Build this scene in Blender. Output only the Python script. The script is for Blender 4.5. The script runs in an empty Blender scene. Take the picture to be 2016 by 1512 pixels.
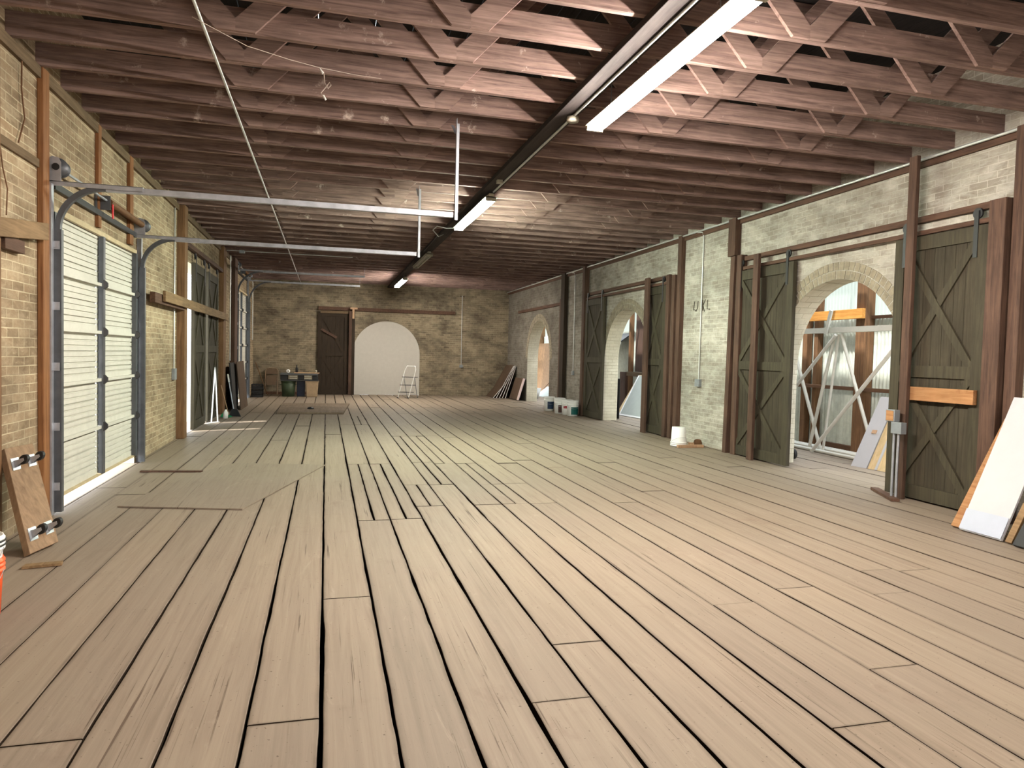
import bpy, math, random
from mathutils import Vector, Matrix
random.seed(7)
S = bpy.context.scene
COL = S.collection
PI = math.pi
# ------------------------------------------------------------------ helpers
ORG = {}                                   # object name -> world location of its root


class MB:
    """collects faces; every shape lands in one mesh"""
    def __init__(self, xf=None):
        self.v = []; self.f = []; self.m = []; self.xf = xf; self.smooth = set()

    def add(self, vs, fs, mi=0, smooth=False):
        n = len(self.v)
        for p in vs:
            self.v.append(tuple(self.xf(*p)) if self.xf else tuple(p))
        for f in fs:
            if smooth: self.smooth.add(len(self.f))
            self.f.append([n + i for i in f]); self.m.append(mi)

    def box(self, x0, x1, y0, y1, z0, z1, mi=0):
        vs = [(x, y, z) for z in (z0, z1) for y in (y0, y1) for x in (x0, x1)]
        self.add(vs, [(0, 2, 3, 1), (4, 5, 7, 6), (0, 1, 5, 4), (2, 6, 7, 3), (0, 4, 6, 2), (1, 3, 7, 5)], mi)
        return self

    def prism(self, a, b, mi=0):
        """two matching polygons a and b joined by sides"""
        n = len(a)
        fs = [tuple(range(n - 1, -1, -1)), tuple(range(n, 2 * n))]
        fs += [(i, (i + 1) % n, n + (i + 1) % n, n + i) for i in range(n)]
        self.add(list(a) + list(b), fs, mi); return self

    def bar(self, p, q, w, h, up=(0, 0, 1), mi=0):
        p = Vector(p); q = Vector(q); d = (q - p).normalized(); up = Vector(up)
        s = d.cross(up)
        if s.length < 1e-4: s = d.cross(Vector((1, 0, 0)))
        s.normalize(); t = s.cross(d).normalized(); s *= w / 2; t *= h / 2
        self.prism([p - s - t, p + s - t, p + s + t, p - s + t], [q - s - t, q + s - t, q + s + t, q - s + t], mi); return self

    def tube(self, pts, r, n=8, mi=0, caps=True):
        pts = [Vector(p) for p in pts]; rings = []; up = None
        for i, p in enumerate(pts):
            d = (pts[min(i + 1, len(pts) - 1)] - pts[max(i - 1, 0)]).normalized()
            if up is None:
                up = Vector((0, 0, 1)) if abs(d.z) < .9 else Vector((1, 0, 0))
            s = d.cross(up).normalized(); up = s.cross(d).normalized()
            rr = r[i] if isinstance(r, (list, tuple)) else r
            rings.append([p + s * rr * math.cos(2 * PI * k / n) + up * rr * math.sin(2 * PI * k / n) for k in range(n)])
        vs = [v for g in rings for v in g]; fs = []
        for i in range(len(pts) - 1):
            for k in range(n):
                fs.append((i * n + k, i * n + (k + 1) % n, (i + 1) * n + (k + 1) % n, (i + 1) * n + k))
        self.add(vs, fs, mi, True)
        if caps:
            self.add(rings[0], [tuple(range(n - 1, -1, -1))], mi); self.add(rings[-1], [tuple(range(n))], mi)
        return self

    def lathe(self, c, prof, n=24, mi=0, axis='z', smooth=True):
        vs = []; fs = []
        for r, h in prof:
            for k in range(n):
                a = 2 * PI * k / n
                if axis == 'z': vs.append((c[0] + r * math.cos(a), c[1] + r * math.sin(a), c[2] + h))
                elif axis == 'y': vs.append((c[0] + r * math.cos(a), c[1] + h, c[2] + r * math.sin(a)))
                else: vs.append((c[0] + h, c[1] + r * math.cos(a), c[2] + r * math.sin(a)))
        for i in range(len(prof) - 1):
            for k in range(n):
                fs.append((i * n + k, i * n + (k + 1) % n, (i + 1) * n + (k + 1) % n, (i + 1) * n + k))
        self.add(vs, fs, mi, smooth); return self

    def sweep(self, pts, w, t, yc, mi=0):
        """rectangular rail along (x,z) points in the plane y=yc; w across y, t across the path"""
        rings = []
        for i, p in enumerate(pts):
            a = pts[max(i - 1, 0)]; b = pts[min(i + 1, len(pts) - 1)]
            d = Vector((b[0] - a[0], b[1] - a[1])).normalized(); nx, nz = -d.y, d.x
            rings.append([(p[0] + nx * t / 2 * sx, yc + w / 2 * sy, p[1] + nz * t / 2 * sx) for sx, sy in ((-1, -1), (-1, 1), (1, 1), (1, -1))])
        vs = [v for g in rings for v in g]; fs = [(3, 2, 1, 0)]
        for i in range(len(pts) - 1):
            for k in range(4):
                fs.append((i * 4 + k, i * 4 + (k + 1) % 4, (i + 1) * 4 + (k + 1) % 4, (i + 1) * 4 + k))
        e = len(vs) - 4; fs.append((e, e + 1, e + 2, e + 3))
        self.add(vs, fs, mi); return self

    def build(self, name, mats, parent=None, bevel=0.0, at=None):
        if not isinstance(mats, (list, tuple)): mats = [mats]
        if parent is not None: o0 = Vector(ORG[parent.name])
        elif at is not None: o0 = Vector(at)
        else:
            xs = [v[0] for v in self.v]; ys = [v[1] for v in self.v]; zs = [v[2] for v in self.v]
            o0 = Vector(((min(xs) + max(xs)) / 2, (min(ys) + max(ys)) / 2, min(zs)))
        me = bpy.data.meshes.new(name)
        me.from_pydata([Vector(v) - o0 for v in self.v], [], self.f)
        for m in mats: me.materials.append(m)
        for i, p in enumerate(me.polygons):
            p.material_index = self.m[i]; p.use_smooth = i in self.smooth
        import bmesh
        bm = bmesh.new(); bm.from_mesh(me); bmesh.ops.recalc_face_normals(bm, faces=bm.faces); bm.to_mesh(me); bm.free()
        me.update()
        o = bpy.data.objects.new(name, me); COL.objects.link(o)
        ORG[o.name] = tuple(o0)
        if parent is not None: o.parent = parent
        else: o.location = o0
        if bevel:
            b = o.modifiers.new('bevel', 'BEVEL'); b.width = bevel; b.segments = 2; b.limit_method = 'ANGLE'
        return o


def tag(o, label, cat, group=None):
    o['label'] = label; o['category'] = cat
    if group: o['group'] = group
    return o


def thing(name, label, cat, loc, group=None):
    o = bpy.data.objects.new(name, None); COL.objects.link(o); o.location = loc
    o.empty_display_size = .1
    ORG[o.name] = tuple(loc); return tag(o, label, cat, group)


def single(name, label, cat, mb, mats, group=None, bevel=0.0):
    return tag(mb.build(name, mats, None, bevel), label, cat, group)


def struct(name, mb, mats, bevel=0.0):
    o = mb.build(name, mats, None, bevel); o['kind'] = 'structure'; return o


def plank(name, label, cat, x0, x1, y0, y1, z0, z1, m, group=None, bevel=.004):
    return single(name, label, cat, MB().box(x0, x1, y0, y1, z0, z1), m, group, bevel)


# ------------------------------------------------------------------ materials
def newmat(name):
    m = bpy.data.materials.new(name); m.use_nodes = True
    nt = m.node_tree; nt.nodes.clear()
    out = nt.nodes.new('ShaderNodeOutputMaterial'); b = nt.nodes.new('ShaderNodeBsdfPrincipled')
    nt.links.new(b.outputs[0], out.inputs[0]); return m, nt, b


def N(nt, t, **kw):
    n = nt.nodes.new(t)
    for k, v in kw.items():
        if k in n.inputs: n.inputs[k].default_value = v
        else: setattr(n, k, v)
    return n


def ramp(nt, fac, stops):
    r = nt.nodes.new('ShaderNodeValToRGB'); cr = r.color_ramp
    while len(cr.elements) < len(stops): cr.elements.new(.5)
    for e, (p, c) in zip(cr.elements, stops):
        e.position = p; e.color = (*c, 1)
    nt.links.new(fac, r.inputs[0]); return r.outputs[0]


def mix(nt, fac, a, b, mode='MIX'):
    n = nt.nodes.new('ShaderNodeMix'); n.data_type = 'RGBA'; n.blend_type = mode
    for s, v in ((0, fac), (6, a), (7, b)):
        if hasattr(v, 'links') or hasattr(v, 'is_linked'): nt.links.new(v, n.inputs[s])
        elif isinstance(v, (tuple, list)): n.inputs[s].default_value = (*v, 1) if len(v) == 3 else v
        else: n.inputs[s].default_value = v
    return n.outputs[2]


def noise(nt, vec, scale, detail=4, rough=.6, dist=0.0):
    n = nt.nodes.new('ShaderNodeTexNoise'); n.inputs['Scale'].default_value = scale
    n.inputs['Detail'].default_value = detail; n.inputs['Roughness'].default_value = rough; n.inputs['Distortion'].default_value = dist
    if vec is not None: nt.links.new(vec, n.inputs['Vector'])
    return n.outputs[0]


def mapping(nt, src, sc, rndloc=False):
    m = nt.nodes.new('ShaderNodeMapping'); m.inputs['Scale'].default_value = sc
    nt.links.new(src, m.inputs[0])
    return m.outputs[0]


def bump(nt, b, h, strength, dist=.01):
    n = nt.nodes.new('ShaderNodeBump'); n.inputs['Strength'].default_value = strength; n.inputs['Distance'].default_value = dist
    nt.links.new(h, n.inputs['Height']); nt.links.new(n.outputs[0], b.inputs['Normal'])


def c_(r, g, b):                      # sRGB 0..255 -> linear
    f = lambda v: (v / 255) / 12.92 if v <= 10 else ((v / 255 + .055) / 1.055) ** 2.4
    return (f(r), f(g), f(b))


def plain(name, col, rough=.6, metal=0.0, spec=.4, var=.12):
    m, nt, b = newmat(name)
    geo = N(nt, 'ShaderNodeNewGeometry')
    n = noise(nt, geo.outputs['Position'], 9, 5)
    d = tuple(v * (1 - var * 2) for v in col)
    col2 = ramp(nt, n, [(.3, d), (.65, col)])
    nt.links.new(col2, b.inputs['Base Color'])
    b.inputs['Roughness'].default_value = rough; b.inputs['Metallic'].default_value = metal
    b.inputs['Specular IOR Level'].default_value = spec
    return m


def wood(name, dark, light, axis='z', rough=.8, grain=1.0, stain=None):
    m, nt, b = newmat(name)
    tc = N(nt, 'ShaderNodeTexCoord'); oi = N(nt, 'ShaderNodeObjectInfo')
    ad = nt.nodes.new('ShaderNodeVectorMath'); ad.operation = 'ADD'
    mu = nt.nodes.new('ShaderNodeVectorMath'); mu.operation = 'SCALE'; mu.inputs[0].default_value = (17, 11, 23)
    nt.links.new(oi.outputs['Random'], mu.inputs['Scale'])
    nt.links.new(tc.outputs['Object'], ad.inputs[0]); nt.links.new(mu.outputs[0], ad.inputs[1])
    sc = {'x': (1.2, 22, 22), 'y': (22, 1.2, 22), 'z': (22, 22, 1.2)}[axis]
    v = mapping(nt, ad.outputs[0], sc)
    g = noise(nt, v, 1.6 * grain, 6, .65, .6)
    big = noise(nt, ad.outputs[0], 1.7, 4, .6)
    col = ramp(nt, g, [(.28, dark), (.72, light)])
    col = mix(nt, .8, col, ramp(nt, big, [(.3, (.6, .6, .6)), (.7, (1.0, 1.0, 1.0))]), 'MULTIPLY')
    if stain:
        sp = noise(nt, ad.outputs[0], 5, 6, .7)
        col = mix(nt, ramp(nt, sp, [(.62, (0, 0, 0)), (.74, (1, 1, 1))]), col, stain)
    nt.links.new(col, b.inputs['Base Color']); b.inputs['Roughness'].default_value = rough
    b.inputs['Specular IOR Level'].default_value = .25
    bump(nt, b, g, .35, .004)
    return m


def brick(name, c1, c2, mortar, plane, dirt, dirt_amt=.5, white=None, white_amt=.5, scale=1.0, soot=0.0):
    """plane 'yz' (side walls) or 'xz' (end wall)"""
    m, nt, b = newmat(name)
    geo = N(nt, 'ShaderNodeNewGeometry'); sp = N(nt, 'ShaderNodeSeparateXYZ'); nt.links.new(geo.outputs['Position'], sp.inputs[0])
    cb = N(nt, 'ShaderNodeCombineXYZ')
    nt.links.new(sp.outputs[1 if plane == 'yz' else 0], cb.inputs[0]); nt.links.new(sp.outputs[2], cb.inputs[1])
    # wobble the courses a little
    wob = N(nt, 'ShaderNodeTexNoise', Scale=2.2); nt.links.new(cb.outputs[0], wob.inputs['Vector'])
    wv = nt.nodes.new('ShaderNodeVectorMath'); wv.operation = 'MULTIPLY_ADD'
    nt.links.new(wob.outputs['Color'], wv.inputs[0]); wv.inputs[1].default_value = (.02, .022, 0); nt.links.new(cb.outputs[0], wv.inputs[2])
    bt = nt.nodes.new('ShaderNodeTexBrick'); nt.links.new(wv.outputs[0], bt.inputs['Vector'])
    bt.inputs['Scale'].default_value = 1; bt.inputs['Brick Width'].default_value = .215 * scale; bt.inputs['Row Height'].default_value = .074 * scale
    bt.inputs['Mortar Size'].default_value = .0055; bt.inputs['Mortar Smooth'].default_value = .35; bt.inputs['Bias'].default_value = -.1
    bt.inputs['Color1'].default_value = (*c1, 1); bt.inputs['Color2'].default_value = (*c2, 1); bt.inputs['Mortar'].default_value = (*mortar, 1)
    col = bt.outputs['Color']
    P = cb.outputs[0]
    fn = noise(nt, mapping(nt, P, (1, 1.3, 1)), 2.1, 7, .7, .6)      # old paint film bridging brick and joint
    film = tuple((a + b_) / 2 * .96 for a, b_ in zip(c1, mortar))
    col = mix(nt, ramp(nt, fn, [(.40, (.0,) * 3), (.64, (.5,) * 3)]), col, film)
    if white:                       # remains of whitewash, streaked along the courses
        wn = noise(nt, mapping(nt, P, (1.0, 2.2, 1)), 3.0, 8, .72, .4)
        col = mix(nt, ramp(nt, wn, [(.44, (0, 0, 0)), (.44 + .22, (white_amt,) * 3)]), col, white)
        wn2 = noise(nt, mapping(nt, P, (7, 22, 1)), 1.0, 4, .7)
        col = mix(nt, ramp(nt, wn2, [(.58, (0, 0, 0)), (.7, (white_amt * .8,) * 3)]), col, tuple(min(1, v * 1.12) for v in white))
    dn = noise(nt, mapping(nt, P, (.8, 1.2, 1)), 1.1, 8, .68, .3)
    col = mix(nt, ramp(nt, dn, [(.42, (0, 0, 0)), (.66, (dirt_amt,) * 3)]), col, dirt)
    dn2 = noise(nt, P, 14, 5, .75)
    col = mix(nt, ramp(nt, dn2, [(.6, (0, 0, 0)), (.75, (dirt_amt * .9,) * 3)]), col, tuple(v * .7 for v in dirt))
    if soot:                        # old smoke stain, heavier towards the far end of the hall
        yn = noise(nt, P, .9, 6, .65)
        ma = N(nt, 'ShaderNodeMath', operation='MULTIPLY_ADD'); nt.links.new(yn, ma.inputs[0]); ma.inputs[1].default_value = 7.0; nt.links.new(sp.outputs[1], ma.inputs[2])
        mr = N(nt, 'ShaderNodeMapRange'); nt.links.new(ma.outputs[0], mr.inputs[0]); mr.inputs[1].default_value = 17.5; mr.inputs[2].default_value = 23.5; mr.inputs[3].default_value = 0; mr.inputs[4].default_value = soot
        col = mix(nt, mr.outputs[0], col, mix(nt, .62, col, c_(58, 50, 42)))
    nt.links.new(col, b.inputs['Base Color']); b.inputs['Roughness'].default_value = .92; b.inputs['Specular IOR Level'].default_value = .15
    inv = N(nt, 'ShaderNodeMath', operation='MULTIPLY_ADD'); nt.links.new(bt.outputs['Fac'], inv.inputs[0]); inv.inputs[1].default_value = -1; inv.inputs[2].default_value = 1
    ad = N(nt, 'ShaderNodeMath', operation='MULTIPLY_ADD'); nt.links.new(dn2, ad.inputs[0]); ad.inputs[1].default_value = .9; nt.links.new(inv.outputs[0], ad.inputs[2])
    bump(nt, b, ad.outputs[0], .55, .010)
    return m


def emit(name, col, strength):
    m = bpy.data.materials.new(name); m.use_nodes = True; nt = m.node_tree; nt.nodes.clear()
    out = nt.nodes.new('ShaderNodeOutputMaterial'); e = nt.nodes.new('ShaderNodeEmission')
    e.inputs[0].default_value = (*col, 1); e.inputs[1].default_value = strength
    nt.links.new(e.outputs[0], out.inputs[0]); return m


M = {}
M['brickL'] = brick('brick_tan', c_(152, 130, 104), c_(112, 95, 75), c_(200, 187, 158), 'yz', c_(84, 70, 55), .6, c_(194, 178, 150), .6)
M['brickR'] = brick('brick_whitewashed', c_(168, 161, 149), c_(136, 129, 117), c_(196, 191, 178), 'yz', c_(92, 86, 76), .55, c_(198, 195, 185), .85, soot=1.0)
M['brickE'] = brick('brick_sooty', c_(146, 133, 112), c_(100, 90, 75), c_(168, 156, 134), 'xz', c_(58, 52, 46), .75, c_(176, 163, 136), .5)
M['reveal'] = brick('brick_reveal', c_(218, 211, 192), c_(206, 198, 178), c_(176, 167, 146), 'xz', c_(130, 118, 94), .35, c_(216, 209, 188), .8)
M['brickcell'] = plain('brick_header', c_(156, 147, 128), .92, 0, .1, .2)
M['darkjoist'] = wood('old_joist_timber', c_(92, 73, 67), c_(170, 143, 134), 'x', .85, 1, c_(206, 190, 180))
M['webwood'] = wood('old_web_timber', c_(108, 87, 80), c_(172, 146, 136), 'x', .85)
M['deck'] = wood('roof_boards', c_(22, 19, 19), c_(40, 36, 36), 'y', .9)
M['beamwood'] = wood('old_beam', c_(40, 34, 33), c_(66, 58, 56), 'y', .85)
M['sheetwood'] = wood('trodden_plywood', c_(112, 96, 80), c_(138, 122, 104), 'y', .8, .6)
M['redwood'] = wood('dark_red_timber', c_(66, 49, 41), c_(108, 83, 69), 'z', .75, 1)
M['redwoodY'] = wood('dark_red_rail', c_(70, 50, 40), c_(112, 84, 68), 'y', .75, 1)
M['orange'] = wood('amber_pine', c_(116, 74, 42), c_(158, 112, 72), 'z', .7, 1)
M['orangeY'] = wood('pale_plank', c_(150, 100, 62), c_(196, 150, 104), 'y', .7, 1, c_(120, 70, 44))
M['brownpost'] = wood('brown_post', c_(100, 72, 48), c_(146, 112, 80), 'z', .75)
M['brownboard'] = wood('brown_board', c_(112, 88, 60), c_(158, 130, 96), 'y', .75)
M['ledger'] = wood('wall_plate_wood', c_(92, 76, 57), c_(126, 106, 82), 'y', .85)
M['olive'] = wood('olive_paint', c_(56, 52, 41), c_(82, 76, 60), 'z', .75, .8)
M['oliveb'] = wood('olive_paint_boards', c_(50, 46, 36), c_(78, 71, 57), 'z', .8, .8, c_(64, 54, 42))
M['enddoor'] = wood('brown_black_door', c_(44, 36, 28), c_(66, 54, 42), 'z', .8)
M['ply'] = wood('plywood', c_(122, 98, 74), c_(160, 132, 104), 'z', .7, .7)
M['brownply'] = wood('brown_panel', c_(78, 62, 50), c_(104, 84, 68), 'z', .7, .7)
M['galv'] = plain('galvanised_steel', c_(184, 188, 196), .42, .6, .5, .15)
M['steel'] = plain('dark_steel', c_(92, 95, 100), .45, .4, .5, .15)
M['black'] = plain('black_metal', c_(34, 34, 36), .5, 0, .4)
M['blackp'] = plain('black_plastic', c_(30, 30, 32), .55)
M['white'] = plain('white_steel', c_(205, 203, 193), .55, 0, .4, .05)
M['whitep'] = plain('white_plastic', c_(240, 240, 238), .4, 0, .5, .02)
M['beige'] = plain('beige_metal', c_(196, 178, 142), .6)
M['drywall'] = plain('white_board', c_(196, 192, 184), .8, 0, .2, .03)
M['whiteboard'] = plain('white_laminate', c_(182, 182, 186), .4, 0, .5, .02)
M['bluewhite'] = plain('bluish_white_laminate', c_(172, 178, 194), .4, 0, .5, .02)
M['red'] = plain('red_paint', c_(200, 36, 44), .5)
M['rust'] = plain('rusty_spring', c_(110, 78, 52), .7, .3)
M['orangep'] = plain('orange_plastic', c_(246, 92, 30), .4, 0, .5, .04)
M['greyp'] = plain('grey_plastic', c_(84, 86, 88), .5)
M['tan'] = plain('tan_plastic', c_(170, 146, 116), .6)
M['tanm'] = plain('tan_metal', c_(104, 84, 64), .5)
M['greenp'] = plain('green_plastic', c_(58, 72, 50), .55)
M['brightgreen'] = plain('bright_green_plastic', c_(20, 140, 90), .5)
M['navy'] = plain('navy_plastic', c_(26, 34, 56), .5)
M['navylabel'] = plain('navy_label', c_(36, 56, 84), .6)
M['brownlabel'] = plain('brown_label', c_(74, 48, 44), .6)
M['redlabel'] = plain('red_label', c_(160, 20, 40), .6)
M['teallabel'] = plain('teal_label', c_(22, 92, 88), .6)
M['conduit'] = plain('zinc_conduit', c_(216, 218, 216), .4, .6, .5, .1)
M['tin'] = plain('corrugated_tin', c_(206, 212, 200), .5, .1, .5, .12)
M['zincbox'] = plain('grey_box', c_(150, 156, 160), .5, .4)
M['stud'] = wood('shed_stud', c_(92, 66, 46), c_(140, 104, 72), 'z', .8)
M['studY'] = wood('shed_beam', c_(170, 110, 44), c_(214, 158, 84), 'y', .8)
M['girt'] = wood('shed_girt', c_(80, 56, 40), c_(120, 88, 64), 'y', .8)
M['osb'] = plain('osb_sheet', c_(112, 86, 60), .8, 0, .2, .15)
M['pinkwood'] = wood('fresh_lumber', c_(190, 150, 116), c_(216, 180, 146), 'z', .7)
M['paleply'] = wood('pale_plywood', c_(206, 176, 128), c_(232, 208, 166), 'z', .7, .6)
M['dullwhite'] = plain('dusty_white_metal', c_(170, 166, 150), .5)
M['greywall'] = plain('grey_panel', c_(176, 182, 176), .6, 0, .3, .04)
M['ink'] = plain('dark_paint_marks', c_(70, 64, 56), .9, 0, .1)
M['ground'] = plain('concrete_apron', c_(196, 192, 182), .9, 0, .2, .1)
M['warm_tube'] = emit('warm_tube_light', (1.0, .90, .80), 560)
M['cool_tube'] = emit('cool_tube_light', (.90, 1.0, .82), 560)
M['far_tube'] = emit('far_tube_light', (1.0, .92, .80), 420)
M['void'] = plain('underfloor_shade_black', c_(14, 13, 12), .95, 0, .05)
M['boardedge'] = plain('grimy_board_edge', c_(46, 36, 28), .95, 0, .05)
M['pinkwhite'] = plain('pinkish_board_face', c_(214, 196, 192), .7, 0, .2, .04)
M['chairframe'] = plain('worn_tan_tube', c_(150, 124, 96), .45)
M['cobweb'] = plain('pale_string', c_(190, 176, 164), .9)


def floor_mat():
    m, nt, b = newmat('worn_floor_boards')
    geo = N(nt, 'ShaderNodeNewGeometry'); at = N(nt, 'ShaderNodeAttribute', attribute_name='rnd')
    P = geo.outputs['Position']
    off = nt.nodes.new('ShaderNodeVectorMath'); off.operation = 'MULTIPLY_ADD'
    nt.links.new(at.outputs['Color'], off.inputs[0]); off.inputs[1].default_value = (9, 31, 0); nt.links.new(P, off.inputs[2])
    g = noise(nt, mapping(nt, off.outputs[0], (26, .9, 1)), 1.0, 7, .62, .9)
    big = noise(nt, P, .55, 5, .6); mid = noise(nt, P, 2.6, 6, .65)
    col = ramp(nt, g, [(.22, c_(120, 106, 92)), (.5, c_(138, 124, 109)), (.8, c_(152, 138, 122))])
    tone = ramp(nt, at.outputs['Fac'], [(0, (.86, .86, .87)), (.5, (.97, .96, .95)), (1, (1.05, 1.04, 1.02))])
    col = mix(nt, 1.0, col, tone, 'MULTIPLY')
    # dust film hides the grain in wide patches
    col = mix(nt, ramp(nt, big, [(.35, (.1, .1, .1)), (.7, (.6, .6, .6))]), col, c_(138, 126, 112))
    col = mix(nt, ramp(nt, mid, [(.6, (0, 0, 0)), (.8, (.35, .35, .35))]), col, c_(108, 92, 78))
    cr = noise(nt, mapping(nt, off.outputs[0], (40, .5, 1)), 1.3, 5, .5, 1.4)
    cr2 = noise(nt, mapping(nt, P, (1, .5, 1)), 1.7, 3)
    crk = mix(nt, 1.0, ramp(nt, cr, [(.63, (0, 0, 0)), (.68, (1, 1, 1))]), ramp(nt, cr2, [(.46, (0, 0, 0)), (.58, (.8, .8, .8))]), 'MULTIPLY')
    col = mix(nt, crk, col, c_(76, 60, 48))
    we = N(nt, 'ShaderNodeAttribute', attribute_name='wear')
    wn = noise(nt, mapping(nt, P, (9, 3, 1)), 1.0, 6, .7)
    wm = N(nt, 'ShaderNodeMath', operation='MULTIPLY'); nt.links.new(we.outputs['Fac'], wm.inputs[0]); nt.links.new(wn, wm.inputs[1])
    col = mix(nt, ramp(nt, wm.outputs[0], [(.12, (0, 0, 0)), (.62, (.6, .6, .6))]), col, c_(72, 57, 46))
    st = noise(nt, mapping(nt, P, (1.3, .8, 1)), 1.4, 7, .7, .5)
    col = mix(nt, ramp(nt, st, [(.60, (0, 0, 0)), (.72, (.45, .45, .45))]), col, c_(112, 92, 80))
    st2 = noise(nt, mapping(nt, off.outputs[0], (6, 1.6, 1)), 1.0, 7, .75, .8)
    col = mix(nt, ramp(nt, st2, [(.60, (0, 0, 0)), (.70, (.4, .4, .4))]), col, c_(166, 152, 136))
    sp = noise(nt, P, 55, 2, .5)
    col = mix(nt, ramp(nt, sp, [(.70, (0, 0, 0)), (.73, (.7, .7, .7))]), col, c_(78, 62, 50))
    nt.links.new(col, b.inputs['Base Color']); b.inputs['Roughness'].default_value = .62; b.inputs['Specular IOR Level'].default_value = .22
    bump(nt, b, g, .25, .004)
    return m


M['floor'] = floor_mat()


def translucent(name, col):
    m = bpy.data.materials.new(name); m.use_nodes = True; nt = m.node_tree; nt.nodes.clear()
    out = nt.nodes.new('ShaderNodeOutputMaterial'); d = nt.nodes.new('ShaderNodeBsdfDiffuse'); t = nt.nodes.new('ShaderNodeBsdfTranslucent'); mx = nt.nodes.new('ShaderNodeMixShader')
    d.inputs[0].default_value = (*col, 1); t.inputs[0].default_value = (*col, 1); mx.inputs[0].default_value = .6
    nt.links.new(d.outputs[0], mx.inputs[1]); nt.links.new(t.outputs[0], mx.inputs[2]); nt.links.new(mx.outputs[0], out.inputs[0]); return m


M['fibre'] = translucent('fibreglass_sheet', c_(140, 145, 136))

# ------------------------------------------------------------------ room dimensions (metres)
XL, XR, YE, YB = -2.36, 6.45, 25.2, -4.0       # wall faces
TW = .36
ZJ = 3.81                                       # underside of the trusses
ZD = 4.72                                       # underside of the roof boards

# ------------------------------------------------------------------ floor: boards with real gaps
PW = .29


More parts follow.
